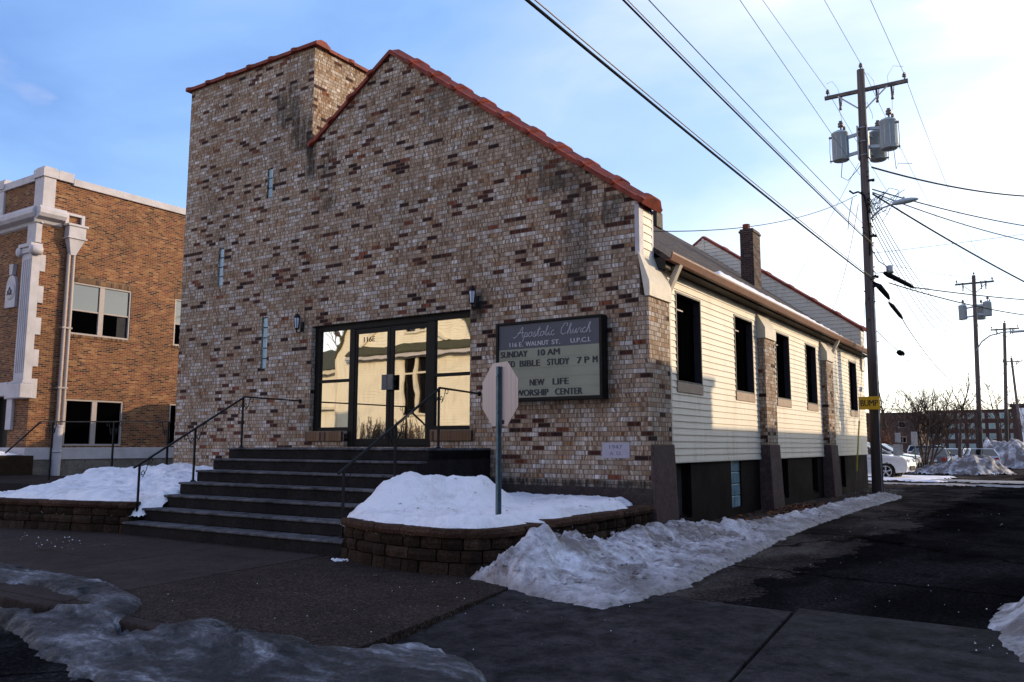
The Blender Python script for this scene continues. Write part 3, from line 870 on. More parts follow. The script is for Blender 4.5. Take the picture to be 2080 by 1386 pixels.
# inner core keeps light out behind the openings
core = MB(); core.box(-11.9, SX - 0.5, 0.55, 17.7, -0.4, 4.4); core.build('inner_wall', M['ink'], church)
fd = MB()
BW = [(1.55, 2.15, .12, 1.06), (4.30, 4.92, .14, 1.085), (7.86, 8.44, .14, 1.06), (10.75, 11.35, .14, 1.06), (14.2, 14.8, .14, 1.06)]
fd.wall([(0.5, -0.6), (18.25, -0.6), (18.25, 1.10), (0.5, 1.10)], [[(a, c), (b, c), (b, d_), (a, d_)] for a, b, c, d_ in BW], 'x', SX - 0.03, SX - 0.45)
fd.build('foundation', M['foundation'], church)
MB().box(SX - .03, SX + .018, .9, 18.25, 1.08, 1.102).build('starter_strip', M['trim'], church)
for i, (a, b, c, d_) in enumerate(BW):
    if i == 1:
        m = MB(); n = 4; h = (d_ - c) / n; w2 = (b - a) / 2
        for r in range(n):
            for q in range(2): m.box(SX - .16, SX - .06, a + q * w2 + .006, a + (q + 1) * w2 - .006, c + r * h + .006, c + (r + 1) * h - .006)
        m.build('glass_block_window', M['glass_block'], church, bevel=0.012)
    else:
        f_ = MB().box(SX - .22, SX - .16, a, a + .05, c, d_).box(SX - .22, SX - .16, b - .05, b, c, d_).box(SX - .22, SX - .16, a + .05, b - .05, d_ - .05, d_).box(SX - .22, SX - .10, a + .05, b - .05, c, c + .05)
        wf = f_.build('basement_window', M['foundation'], church)
        MB().box(SX - .20, SX - .19, a + .05, b - .05, c + .05, d_ - .05).build('pane', M['screen_white'], wf)
for (a, b) in WIN:
    f_ = MB(); X0, X1 = SX - .16, SX + .022
    t = .035
    f_.box(X0, X1, a, a + t, ZB, ZT).box(X0, X1, b - t, b, ZB, ZT).box(X0, X1, a + t, b - t, ZT - t, ZT).box(X0, X1, a + t, b - t, ZB, ZB + t)
    wf = f_.build('window', M['sand_frame'], church)
    MB().box(SX - .13, SX - .12, a + t, b - t, ZB + t, ZT - t).build('pane', M['screen_dark'], wf)
    st = MB().box(SX - .115, SX - .10, a + t, b - t, ZT - .30, ZT - .275)
    for q in (.22, .42, .63, .8): st.box(SX - .118, SX - .112, a + (b - a) * q, a + (b - a) * q + .03, ZB + t, ZT - .3)
    st.build('blind', M['screen_dark'], wf)
    MB().box(SX - .10, SX - .085, a + t + .01, a + (b - a) * .48, ZT - .30, ZT - .275).build('head_rail', M['vinyl'], wf)
    MB().box(SX - .118, SX - .110, a + t, a + (b - a) * .17, ZB + t, ZT - .45).build('curtain', M['curtain'], wf)
    MB().box(SX - .1, SX + .030, a - .01, b + .01, ZS, ZB).build('sill', M['sill_tan'], wf, bevel=0.006)
# buttresses with sloped caps
for i, (y0, y1) in enumerate(((0.552, 0.84), (6.20, 6.98), (12.02, 12.80))):
    bt = MB().box(SX - .3, 0.05, y0, y1, 1.38, 3.74)
    bo = bt.build('buttress', M['church_brick'], church)
    p = MB()
    ya = y0 if i else -0.02
    bx0 = SX - .3 if i else .045
    p.hexa([(bx0, ya - .02 * i, -.5), (0.16, ya - .03 * i, -.5), (0.16, y1 + .05, -.5), (bx0, y1 + .05, -.5)],
           [(bx0, ya - .01 * i, 1.395), (0.085, ya - .01 * i, 1.395), (0.085, y1 + .02, 1.395), (bx0, y1 + .02, 1.395)])
    p.build('plinth', M['plinth'], bo, bevel=0.012)
    c = MB(); yc = ya if i else 0.0
    xo, xi, xt = 0.085, SX - .02, (SX + .0 if i else -0.10)
    xl_ = xi - .1 if i else -.118
    prof = [(xl_ + (0 if i else .12), 3.742), (xo, 3.742), (xo, 3.98), (xt, 4.36 if i else 4.5), (xl_, 4.36 if i else 4.5)]
    ys_ = (yc - .03, y1 + .03)
    v = [(q[0], yy, q[1]) for yy in ys_ for q in prof]; n = len(prof)
    c.add(v, [tuple(range(n)), tuple(reversed(range(n, 2 * n)))] + [(j, n + j, n + (j + 1) % n, (j + 1) % n) for j in range(n)])
    c.build('cap', M['trim'], bo, fix=True, bevel=0.006)
# the parapet return above the corner buttress: corner board and lapped siding
cb = MB(); cb.box(-0.16, -0.082, -0.012, 0.15, 4.44, 5.26); cb.box(-0.15, -0.088, 0.50, 0.565, 4.4, 5.22)
cb.build('corner_board', M['white_terra'], church)
rs = MB(); lap_x(rs, 0.15, 0.50, 4.30, 5.24, -0.098, 0.135); rs.build('parapet_siding', M['siding'], church)
# roof
EX, EZ, RX, RZ = 0.14, 4.50, -5.6, 8.78
rf = MB()
rf.add([(EX, .56, EZ), (EX, 17.7, EZ), (RX, 17.7, RZ), (RX, .56, RZ)], [(0, 1, 2, 3)])
rf.add([(EX, .56, EZ - .1), (EX, 17.7, EZ - .1), (RX, 17.7, RZ - .1), (RX, .56, RZ - .1)], [(3, 2, 1, 0)])
rf.add([(EX, .56, EZ - .1), (EX, 17.7, EZ - .1), (EX, 17.7, EZ), (EX, .56, EZ)], [(0, 1, 2, 3)])
rf.add([(EX, .56, EZ - .1), (EX, .56, EZ), (RX, .56, RZ), (RX, .56, RZ - .1)], [(0, 1, 2, 3)])
LX = -11.9
rf.add([(RX, .56, RZ), (RX, 17.7, RZ), (LX, 17.7, 4.0), (LX, .56, 4.0)], [(0, 1, 2, 3)])
roof = rf.build('roof', M['shingle'], church)
MB().box(SX - .3, EX - .02, 0.86, 18.2, 4.37, 4.40).box(SX - .3, EX - .03, .58, .86, 4.30, 4.48).build('soffit', M['soffit'], church)
gt = MB()
gp = [(EX + .004, 4.40), (EX + .10, 4.395), (EX + .135, 4.50), (EX + .135, 4.53), (EX + .115, 4.53), (EX + .112, 4.50), (EX + .09, 4.42), (EX + .004, 4.42)]
ya, yb = 0.50, 18.1
v = [(q[0], yy, q[1]) for yy in (ya, yb) for q in gp]; n = len(gp)
gt.add(v, [(j, n + j, n + (j + 1) % n, (j + 1) % n) for j in range(n)] + [tuple(reversed(range(n))), tuple(range(n, 2 * n))])
gt.build('gutter', M['gutter'], church, fix=True)
for yd in (0.93, 12.95):
    ds = MB().hexa([(SX + .02, yd, 3.9), (SX + .11, yd, 3.9), (SX + .11, yd + .11, 3.9), (SX + .02, yd + .11, 3.9)], [(EX + .01, yd - .02, 4.40), (EX + .1, yd - .02, 4.40), (EX + .1, yd + .10, 4.40), (EX + .01, yd + .10, 4.40)])
    ds.box(SX + .02, SX + .11, yd, yd + .11, 3.2 if yd > 5 else 1.2, 3.9)
    ds.build('downspout', M['trim'], church)
# rear gable parapet
rp = MB()
PX, PZ, EXX, EZZ = -5.5, 9.26, -0.06, 5.34
rp.wall([(EXX, 3.9), (EXX, EZZ), (PX, PZ), (-11.0, 5.3), (-11.0, 3.9)], [], 'y', 17.72, 18.25)
rp.build('rear_wall', M['siding'], church)
rl = MB(); z = 4.0; st_ = 0.14
while z < PZ - .05:
    z2 = min(z + st_, PZ)
    def xr(zz): return EXX if zz <= EZZ else EXX - (zz - EZZ) / (PZ - EZZ) * (EXX - PX)
    def xl(zz): return -11.0 if zz <= 5.3 else -11.0 + (zz - 5.3) / (PZ - 5.3) * (PX + 11.0)
    a0, a1, b0, b1 = xr(z), xr(z2), xl(z), xl(z2)
    if a1 > b1 - .001:
        rl.poly([(b0, 17.70, z), (a0, 17.70, z), (a1, 17.717, z2), (b1, 17.717, z2)])
        rl.poly([(b0, 17.718, z), (a0, 17.718, z), (a0, 17.70, z), (b0, 17.70, z)])
    z = z2
rl.box(PX - .04, PX + .04, 17.68, 17.70, 8.5, PZ - .06)
rl.build('rear_siding', M['siding'], church)
re = MB(); lap_x(re, 17.75, 18.25, 4.36, 5.3, -0.055, 0.13); re.build('rear_return_siding', M['siding'], church)
rc = MB()
coping(rc, (0.0, 17.72, 5.34), (-5.5, 17.72, 9.28), -0.05, 0.58, (0, 1, 0), 0.95, h=0.06)
coping(rc, (-11.0, 17.72, 5.33), (-5.5, 17.72, 9.28), -0.05, 0.58, (0, 1, 0), 0.95, h=0.06)
rc.build('rear_coping', M['terracotta'], church, fix=True)
ch = MB().box(-2.74, -2.32, 13.5, 14.25, 5.6, 8.22).box(-2.77, -2.29, 13.47, 14.28, 8.10, 8.16)
cho = ch.build('chimney', M['dark_brick'], roof)
MB().lathe([(.12, 8.22), (.12, 8.42), (.09, 8.42), (.09, 8.3)], (-2.6, 13.75, 0), 8, smooth=False).build('flue', M['terracotta'], cho)
MB().box(-5.25, -4.75, 11.6, 12.1, 8.2, 8.72).build('roof_vent', M['soffit'], roof, bevel=.03)
# snow lying on the roof edge
def snow_roof(x, y):
    t = (EX - x)                                   # distance up from the eave
    w = (0.62 - 0.030 * (y - 1)) + 0.10 * fbm(y * 0.7, 3.0) + .10 * fbm(y * 2.5, 1.0)
    w *= sstep(2.6, 4.4, y) * (1 - 0.6 * sstep(13, 17.3, y))
    if t > w or y > 17.3 or y < 2.6: return None
    zr = EZ + t * (RZ - EZ) / (EX - RX)
    edge = min(t + .04, w - t)
    return zr + 0.012 + 0.13 * sstep(0, 0.18, edge) * sstep(2.6, 3.4, y) + .025 * fbm(x * 5, y * 5)
rsn = field(-0.9, 0.14, 2.6, 17.4, 0.05, snow_roof)
tag(rsn.build('roof_snow', M['snow']), kind='stuff')

# ------------------------------------------------------------------ front steps
steps = thing('front_steps', 'dark concrete front steps rising to the glass church doors', 'steps', (-4.6, -2.4, 0))
risers = MB(); tr = MB()
NS = 7; RI = 0.19; TR = 0.34
def step_x(y, side):
    pts = ((-4.5, -6.87, -2.16), (-2.36, -7.06, -2.50), (0.0, -7.40, -2.98))
    for (ya, la, ra), (yb, lb, rb) in zip(pts, pts[1:]):
        if y <= yb or yb == 0.0:
            t = (y - ya) / (yb - ya); return la + (lb - la) * t if side < 0 else ra + (rb - ra) * t
for k in range(NS):
    y0 = -4.40 + TR * k; zt = RI * (k + 1)
    def slab(m, ya, yb, z0, z1, o):
        yb = min(yb, -.03)
        q = [(step_x(ya, -1) - o, ya), (step_x(ya, 1) + o, ya), (step_x(yb, 1) + o, yb), (step_x(yb, -1) - o, yb)]
        m.hexa([(x, y, z0) for x, y in q], [(x, y, z1) for x, y in q])
    slab(risers, y0 + .02, 0 if k == NS - 1 else y0 + TR + .3, zt - RI - (0.1 if k == 0 else 0), zt - .035, 0)
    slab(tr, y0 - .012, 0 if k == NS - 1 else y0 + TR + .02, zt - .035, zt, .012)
side_ = [(step_x(-2.3, 1) - .02, -2.3), (step_x(-2.3, 1), -2.3), (step_x(-.03, 1), -.03), (step_x(-.03, 1) - .02, -.03)]
risers.hexa([(x, y, -.1) for x, y in side_], [(x, y, 1.29) for x, y in side_])
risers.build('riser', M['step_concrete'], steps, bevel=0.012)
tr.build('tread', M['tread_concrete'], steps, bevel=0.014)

# ------------------------------------------------------------------ planter walls
def block_wall(name, label, path, ztop, rows=3, group=None):
    e = thing(name, label, 'retaining wall', (path[0][0], path[0][1], 0), group)
    # resample
    P = [Vector((x, y, 0)) for x, y in path]; cum = [0]
    for a, b in zip(P, P[1:]): cum.append(cum[-1] + (b - a).length)
    def at(s):
        s = max(0, min(cum[-1], s))
        for i in range(len(P) - 1):
            if s <= cum[i + 1] + 1e-9:
                t = (s - cum[i]) / max(1e-9, cum[i + 1] - cum[i]); return P[i].lerp(P[i + 1], t)
        return P[-1]
    def nrm(s):
        d = (at(s + .15) - at(s - .15)).normalized(); return Vector((d.y, -d.x, 0))
    h = (ztop - 0.085) / rows; mb = MB(); body = MB(); cap = MB()
    def blk(m, s0, s1, z0, z1, out, depth, rough):
        a, b = at(s0), at(s1); na, nb = nrm(s0), nrm(s1)
        mid = at((s0 + s1) / 2); nm = nrm((s0 + s1) / 2); j = random.uniform(-rough, rough)
        ou = out + j
        f0 = a + na * (ou - .02); f1 = mid + nm * (ou + .012); f2 = b + nb * (ou - .02)
        i0 = a + na * (out - depth); i1 = mid + nm * (out - depth); i2 = b + nb * (out - depth)
        v = []
        for z, sh in ((z0, 0.0), ((z0 + z1) / 2, .012), (z1, -.008)):
            for p, q in ((f0, na), (f1, nm), (f2, nb)): v.append(p + q * sh + Vector((0, 0, z)))
            for p in (i2, i1, i0): v.append(p + Vector((0, 0, z)))
        f = [(0, 5, 4, 3, 2, 1), (12, 13, 14, 15, 16, 17)]
        for r in range(2):
            for q in range(6): f.append((r * 6 + q, r * 6 + (q + 1) % 6, (r + 1) * 6 + (q + 1) % 6, (r + 1) * 6 + q))
        m.add(v, f)
    T = cum[-1]
    for r in range(rows):
        s = -random.uniform(0, .25) ; out = 0.0 - 0.012 * r
        while s < T:
            w = random.choice((.30, .34, .26, .40))
            s0, s1 = max(0, s), min(T, s + w)
            if s1 - s0 > .05: blk(body, s0 + .009, s1 - .009, r * h - (.2 if r == 0 else 0) + .006, (r + 1) * h - .006, out, .22, .012)
            s += w
    s = 0
    while s < T - .02:
        w = random.choice((.44, .40, .48)); s1 = min(T, s + w)
        blk(cap, s + .003, s1 - .003, ztop - .085, ztop, 0.0 + .012, .30, .008)
        s = s1
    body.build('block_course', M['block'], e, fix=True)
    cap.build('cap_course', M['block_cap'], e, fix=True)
    return e
PR = [(-2.18, -4.42), (-1.75, -4.62), (-1.25, -4.78), (-0.75, -4.87), (-0.25, -4.86), (0.08, -4.76), (0.27, -4.52), (0.33, -4.15), (0.31, -3.62)]
PR2 = [(0.27, -3.32), (0.29, -2.6), (0.31, -1.8), (0.30, -0.9), (0.24, -0.35)]
block_wall('retaining_wall', 'curved brown block wall right of the steps, around the stop sign', PR, 0.48)
block_wall('retaining_wall', 'short straight block wall running from the snow bank back to the church corner', PR2, 0.49)
PL = [(-15.2, -5.6), (-12.5, -5.25), (-9.6, -4.93), (-8.2, -4.6), (-6.95, -4.30)]
block_wall('retaining_wall', 'long low block wall left of the steps under a snow heap', PL, 0.47)
# planter soil
MB().hexa([(-2.15, -4.35, -.1), (0.05, -4.55, -.1), (0.05, -0.05, -.1), (-2.95, -.05, -.1)], [(-2.15, -4.35, .40), (0.05, -4.55, .40), (0.05, -.05, .42), (-2.95, -.05, .42)]).build('planter_soil', M['litter'], kind='structure')

# snow in the planters
def snow_right(x, y):
    poly = [(-2.22, -4.25), (-1.75, -4.50), (-1.25, -4.64), (-0.75, -4.72), (-0.25, -4.70), (0.02, -4.60), (0.13, -4.42), (0.18, -4.1), (0.17, -3.6), (0.15, -3.2), (0.15, -2.6), (0.17, -1.8), (0.14, -1.1), (-.15, -.55), (-0.3, -0.02), (-2.9, -0.02), (-2.72, -1.4), (-2.50, -2.3), (-2.44, -3.4), (-2.34, -4.1)]
    d = sdist(poly, x, y) + .05 * fbm(x * 4, y * 4, 1)
    if d < -0.10: return None
    h = 0.47 + 0.11 * sstep(-.02, .18, d) - .10 * sstep(.0, -.06, d)
    r1 = sqrt(((x + 2.12) / .78) ** 2 + ((y + 3.05) / 1.0) ** 2); r2 = sqrt(((x + 1.55) / .62) ** 2 + ((y + 2.62) / .75) ** 2)
    m = max(.37 * sstep(1.2, .35, r1), .36 * sstep(1.2, .3, r2))
    h += m * (1 + .16 * fbm(x * 2.2, y * 2.2, 4)) + .05 * fbm(x * 1.5, y * 1.5, 7) + .022 * fbm(x * 7, y * 7, 2) + .012 * fbm(x * 17, y * 17, 3)
    # trodden notch towards the gap in the wall
    h -= .10 * math.exp(-(((x - .05) / .3) ** 2 + ((y + 3.45) / .22) ** 2))
    return h
tag(field(-3.0, 0.25, -4.8, 0.0, 0.033, snow_right).build('planter_snow', M['snow']), kind='stuff')
def snow_left(x, y):
    poly = [(-14.5, -5.05), (-12.5, -5.0), (-10.05, -4.72), (-9.2, -4.66), (-8.2, -4.40), (-7.1, -4.12), (-6.86, -3.9), (-6.88, -2.4), (-7.0, -.03), (-11.5, -.03), (-13.0, -.4), (-13.4, -1.6), (-12.2, -3.2), (-11.0, -4.2), (-10.6, -4.9)]
    poly = [(-10.35, -4.85), (-9.6, -4.72), (-8.2, -4.42), (-7.05, -4.13), (-6.80, -3.75), (-6.82, -2.4), (-7.0, -.02), (-11.6, -.02), (-13.2, -.5), (-13.6, -1.5), (-12.6, -2.6), (-11.4, -3.6)]
    d = sdist(poly, x, y) + .08 * fbm(x * 3, y * 3, 1)
    if d < -0.12: return None
    t = (y + 4.5) / 4.5
    h = 0.40 - .14 * sstep(0, -.08, d) + 0.14 * sstep(-.04, .2, d) + .36 * sstep(0.0, 0.75, t) * sstep(-.04, .5, d)
    h += .10 * fbm(x * 1.1, y * 1.1, 3) + .05 * fbm(x * 3, y * 3, 9) + .028 * fbm(x * 8, y * 8, 2)
    # it banks down against the stepped side
    zs = 0.19 * max(1, min(7, (y + 4.40) / .34 + 1)) + .02
    k = sstep(-7.35, -6.82, x)
    h = h * (1 - k) + min(h, zs) * k
    if x < -10.2: h -= .35 * sstep(-10.2, -13.4, x) if False else .12 * sstep(10.2, 13.4, -x)
    return h
tag(field(-13.8, -6.78, -5.0, 0.0, 0.045, snow_left).build('planter_snow', M['snow']), kind='stuff')

db_ = MB(); rd = random.Random(12)
for k in range(130):
    if rd.random() < .7: x, y, fn = rd.uniform(-2.4, .1), rd.uniform(-4.3, -.6), snow_right
    else: x, y, fn = rd.uniform(-11, -7.2), rd.uniform(-4.3, -.4), snow_left
    z = fn(x, y)
    if z is None or z < .45: continue
    s_ = rd.choice((.006, .008, .012, .02)); a = rd.uniform(0, 6.3)
    db_.poly([(x + s_ * cos(a + q) * (1.6 if i % 2 else .7), y + s_ * sin(a + q) * (1.6 if i % 2 else .7), z + .008 + s_ * .3 * (i % 2)) for i, q in enumerate((0, 1.6, 3.1, 4.7))])
tag(db_.build('snow_debris', M['litter'], uv=False), 'dark specks of leaf and twig lying on the planter snow', 'debris', kind='stuff')
# ------------------------------------------------------------------ ploughed bank beside the alley
BK_IN = [(0.05, -4.80), (0.22, -4.66), (0.34, -4.3), (0.36, -3.6), (0.2, -3.45), (0.2, -3.3), (0.36, -3.2), (0.36, -1.0), (0.28, -0.2), (0.5, 0.35), (0.78, 1.2), (0.80, 4.7), (0.78, 8.5), (0.80, 12), (.72, 14.2)]
BK_OUT = [(1.45, 14.4), (1.56, 13.2), (1.50, 8.3), (1.62, 3.5), (1.72, 1.4), (1.92, -1.0), (2.02, -3.0), (2.10, -4.2), (2.10, -5.0), (1.95, -5.42), (1.45, -5.32), (0.85, -5.12), (0.40, -4.93)]
BANK = BK_IN + BK_OUT
def bank(x, y):
    d = sdist(BANK, x, y)
    if d < -.20: return None
    d += .06 * fbm(x * 4, y * 4, 5) + .03 * fbm(x * 11, y * 11, 6) + .012 * fbm(x * 30, y * 30, 2)
    if d < -.10: return None
    gz = max(ground_z(y), -.0) if y < 0 else ground_z(y)
    inner = (0.35 + .32 * sstep(.2, 1.2, y)) if y > -4.3 else 0.35
    u = (x - inner)                                      # distance out from the wall side
    along = 1.0 if y < 0.4 else 1 - .55 * sstep(0.4, 3.5, y)
    along *= 1 - .25 * sstep(8, 14, y)
    crest = math.exp(-((u - .20) / .26) ** 2) if y > .4 else math.exp(-((u - .28) / .40) ** 2)
    h = .035 + .175 * along * crest + .05 * along * sstep(1.7, .3, u)
    h += .13 * math.exp(-(((x - .70) / .45) ** 2 + ((y + 4.1) / .7) ** 2)) + .16 * math.exp(-(((x - .28) / .20) ** 2 + ((y + 3.42) / .22) ** 2))
    h *= sstep(-.03, .22, d) * .85 + .15
    h *= 1 + .40 * fbm(x * 2.3, y * 2.3, 8)
    rid = abs(fbm(x * 4 + y * 6, y * 9 - x * 3, 3))
    h += (.03 * fbm(x * 5, y * 5, 2) + .03 * fbm(x * 12, y * 10, 2) + .03 * rid + .014 * fbm(x * 26, y * 26, 9)) * sstep(-.02, .12, d)
    return gz + max(.006, h) * sstep(-.03, .03, d) - .05 * sstep(.0, -.05, d)
tag(field(-1.1, 2.3, -5.6, 14.6, 0.033, bank).build('snow_bank', M['snow_dirty']), kind='stuff')
ck = MB()
rc_ = random.Random(77)
def chunk(m, x, y, z, s):
    pts = []
    for k in range(3):
        for a in range(5):
            t = 2 * pi * a / 5 + k * .6; r = s * (.55, 1.0, .5)[k] * rc_.uniform(.6, 1.15)
            pts.append((x + r * cos(t), y + r * sin(t), z + s * (-.5, .1, .65)[k] * rc_.uniform(.8, 1.2)))
    f = [tuple(range(4, -1, -1)), tuple(range(10, 15))]
    for k in range(2):
        for a in range(5): f.append((k * 5 + a, k * 5 + (a + 1) % 5, (k + 1) * 5 + (a + 1) % 5, (k + 1) * 5 + a))
    m.add(pts, f)
for k in range(420):
    y = rc_.uniform(-5.4, 13.5) if rc_.random() < .45 else rc_.uniform(-5.3, 1.0); x = rc_.uniform(.3, 2.1)
    z = bank(x, y)
    if z is None or z < ground_z(y) + .02: continue
    chunk(ck, x, y, z, rc_.choice((.008, .012, .016, .022, .03, .045)) * (1.4 if rc_.random() < .08 else 1))
tag(ck.build('snow_chunks', M['snow_dirty'], uv=False), kind='stuff')
RS = [(4.86, -4.5), (4.84, -3.5), (5.02, -2.9), (6.0, -2.4), (9, -2.2), (9, -6.5), (6, -6.4), (5.25, -5.85), (4.98, -5.2)]
def rsnow(x, y):
    d = sdist(RS, x, y) + .07 * fbm(x * 3, y * 3, 1)
    if d < -.12: return None
    return -.02 - .05 * sstep(0, -.05, d) + (.02 + .32 * sstep(0, .5, d)) * (1 + .3 * fbm(x * 2, y * 2, 6)) + .03 * fbm(x * 7, y * 7, 2) * sstep(0, .2, d)
tag(field(4.7, 8.4, -6.5, -2.3, 0.04, rsnow).build('snow_bank', M['snow_pile']), kind='stuff')

# ------------------------------------------------------------------ ice across the gutter
ICE = [(-30, -6.9), (-12, -7.0), (-7, -7.05), (-5.0, -7.06), (-3.84, -7.08), (-2.72, -7.1), (-2.1, -7.28), (-1.53, -7.46), (-1.12, -7.80), (-1.0, -7.98), (-.75, -8.08), (-0.45, -8.02), (-0.40, -7.68), (-0.16, -7.62), (0.10, -7.78), (0.7, -7.73), (1.06, -7.6), (1.54, -7.36), (2.09, -7.46), (2.38, -7.72), (2.5, -8.3), (2.5, -11), (0.9, -11), (0.2, -9.0), (-.1, -8.95), (-0.45, -8.75), (-1.0, -8.75), (-1.4, -8.55), (-1.9, -8.42), (-2.5, -8.36), (-3.3, -8.3), (-3.8, -8.4), (-6, -8.5), (-12, -8.7), (-30, -8.8)]
WEDGE = [(-9, -7.95), (-4.2, -7.78), (-3.3, -7.66), (-2.6, -7.68), (-1.85, -7.83), (-1.72, -7.96), (-2.2, -8.12), (-2.7, -8.22), (-4.2, -8.20), (-9, -8.3)]
def ice(x, y):
    d = min(sdist(ICE, x, y), -sdist(WEDGE, x, y)) - .13 * sstep(.05, .6, fbm(x * 1.6, y * 3.2, 21))
    if d < -.2: return None
    d += .05 * fbm(x * 5, y * 5, 4) + .02 * fbm(x * 17, y * 17, 4)
    if d < -.08: return None
    d += .010 * fbm(x * 40, y * 40, 4)
    base = 0.010 if y > -7.75 else 0.010 - .125 * sstep(7.75, 8.7, -y)
    if y > -8.09 and y <= -7.75: base = max(base, .010)
    if x > 0.95 + 0: base = min(base, .002) if y > -7.5 else min(base, .012 - (-(y) - 7.0) * .04)
    low = 0.0 if y > -8.06 else -.13
    if x > .95: low = -.002 - .098 * max(0, min(1, (-y - 4.7) / 3.9))
    top = base + .006 + .020 * sstep(0, .12, d) + (.016 * abs(fbm(x * 2.2, y * 2.2, 1)) + .016 * abs(fbm(x * 6, y * 6, 2)) + .008 * abs(fbm(x * 16, y * 16, 5))) * sstep(0, .15, d)
    return low - .03 + (top - low + .03) * sstep(-.06, .09, d)
tag(field(-9, 2.6, -10.2, -6.9, 0.036, ice).build('street_ice', M['ice']), kind='stuff')
crumbs = MB()
def chip(x, y, z, s):
    a = random.uniform(0, 6.28)
    v = [(x + s * cos(a + q) * random.uniform(.5, 1), y + s * sin(a + q) * random.uniform(.5, 1), z) for q in (0, 1.5, 3.1, 4.6)]
    crumbs.add(v + [(x, y, z + s * .7)], [(0, 1, 4), (1, 2, 4), (2, 3, 4), (3, 0, 4)])
for k in range(45): chip(random.uniform(-8.5, -5.6), random.gauss(-5.5, .35), .0, random.choice((.004, .006, .009, .016)))
for k in range(50): chip(random.uniform(-2, 2.5), random.uniform(-7.4, -4.9), .0, random.uniform(.003, .008))
for k in range(40): chip(-2.0 + random.gauss(0, .07), -4.60 + random.gauss(0, .05), .0, random.uniform(.01, .035))
for k in range(14): chip(random.gauss(4.85, .10), random.uniform(-5.4, -4.4), -.01, random.uniform(.004, .012))
for k in range(50): chip(random.uniform(2.0, 5.0), random.uniform(-4, 9), ground_z(3) + .005, random.uniform(.004, .012))
tag(crumbs.build('snow_crumbs', M['snow']), kind='stuff')
# ------------------------------------------------------------------ wall lanterns
def lantern(x, z, label):
    K = .74
    e = thing('wall_lantern', label, 'lantern', (x, 0, z), 'lanterns on the church front')
    y = -0.21
    m = MB()
    kk = lambda pr: [(r * K, h * K) for r, h in pr]
    y = -0.16
    m.lathe(kk([(.0, .30), (.012, .29), (.016, .265), (.05, .245), (.085, .19), (.10, .155), (.105, .14), (.09, .135)]), (x, y, z), 6, smooth=False)
    m.lathe(kk([(.06, -.155), (.045, -.19), (.02, -.20), (.018, -.24), (.03, -.25), (.0, -.28)]), (x, y, z), 6, smooth=False)
    for k in range(6):
        a = pi / 3 * k
        m.beam((x + .058 * K * cos(a), y + .058 * K * sin(a), z - .155 * K), (x + .09 * K * cos(a), y + .09 * K * sin(a), z + .14 * K), .011, .011)
    fr_ = m.build('lantern_frame', M['iron'], e)
    MB().lathe(kk([(.052, -.15), (.082, .135)]), (x, y, z), 6, smooth=False).build('lamp_glass', M['lamp_glass'], fr_)
    b = MB(); b.tube([(x, y, z - .18), (x, y + .05, z - .21), (x, y + .10, z - .18), (x, -.03, z - .08)], .011, 6)
    b.box(x - .045, x + .045, -.03, -.002, z - .17, z + .03)
    b.build('wall_bracket', M['iron'], e, bevel=0.004)
lantern(-7.84, 3.92, 'small black lantern on the brick left of the glass doors')
lantern(-3.30, 4.03, 'small black lantern on the brick above the right end of the door frame')

# ------------------------------------------------------------------ changeable letter sign
sg = thing('letter_sign', 'black framed church sign board with a slate header and changeable black letters', 'sign board', (-1.63, 0, 2.1))
SGX0, SGX1, SGZ0, SGZ1, SGY = -2.72, -0.66, 2.12, 3.48, -0.25
c = MB(); c.box(SGX0, SGX1, -.20, -.04, SGZ0, SGZ1)
c.box(SGX0, SGX1, SGY, -.2, SGZ1 - .045, SGZ1); c.box(SGX0, SGX1, SGY, -.2, SGZ0, SGZ0 + .055)
c.box(SGX0, SGX0 + .05, SGY, -.2, SGZ0 + .055, SGZ1 - .045); c.box(SGX1 - .05, SGX1, SGY, -.2, SGZ0 + .055, SGZ1 - .045)
c.box(SGX0 + .2, SGX0 + .3, -.04, 0.0, 2.5, 3.2); c.box(SGX1 - .3, SGX1 - .2, -.04, 0.0, 2.5, 3.2)
cab = c.build('cabinet', M['black_frame'], sg, bevel=0.006)
px0, px1 = SGX0 + .05, SGX1 - .05
MB().box(px0, px1, -.222, -.2, 3.01, SGZ1 - .045).build('header_panel', M['sign_slate'], sg)
ap = MB(); ap.box(px0, px1, -.222, -.2, SGZ0 + .055, 3.008)
for z in (2.845, 2.675, 2.515, 2.345, 2.18): ap.box(px0, px1, -.2265, -.222, z - .006, z + .004)
ap.build('letter_panel', M['sign_cream'], sg)
ly = -.228
def row(txt, x0, x1, z, h=.105, spacing=1.0):
    w_ = MB(); put_text(w_, txt, x0, x1, ly, z, h, bold=.07, spacing=spacing)
    w_.build('board_lettering', M['board_letters'], sg)
row('SUNDAY', -2.625, -2.085, 2.872); row('10 AM', -1.87, -1.455, 2.872)
row('WED', -2.60, -2.34, 2.702); row('BIBLE', -2.235, -1.835, 2.702); row('STUDY', -1.69, -1.275, 2.702); row('7', -1.125, -1.045, 2.702); row('P', -.985, -.905, 2.702); row('M', -.835, -.755, 2.702)
row('NEW', -2.035, -1.755, 2.374); row('LIFE', -1.585, -1.285, 2.374)
row('WORSHIP', -2.31, -1.675, 2.205); row('CENTER', -1.54, -1.035, 2.205)
hd = MB(); hy = -.2245
put_text(hd, '116 E.', -2.445, -2.18, hy, 3.050, .075, bold=.04); put_text(hd, 'WALNUT', -2.12, -1.665, hy, 3.050, .075, bold=.04)
put_text(hd, 'ST.', -1.605, -1.445, hy, 3.050, .075, bold=.04); put_text(hd, 'U.P.C.I.', -1.245, -.875, hy, 3.050, .075, bold=.04)
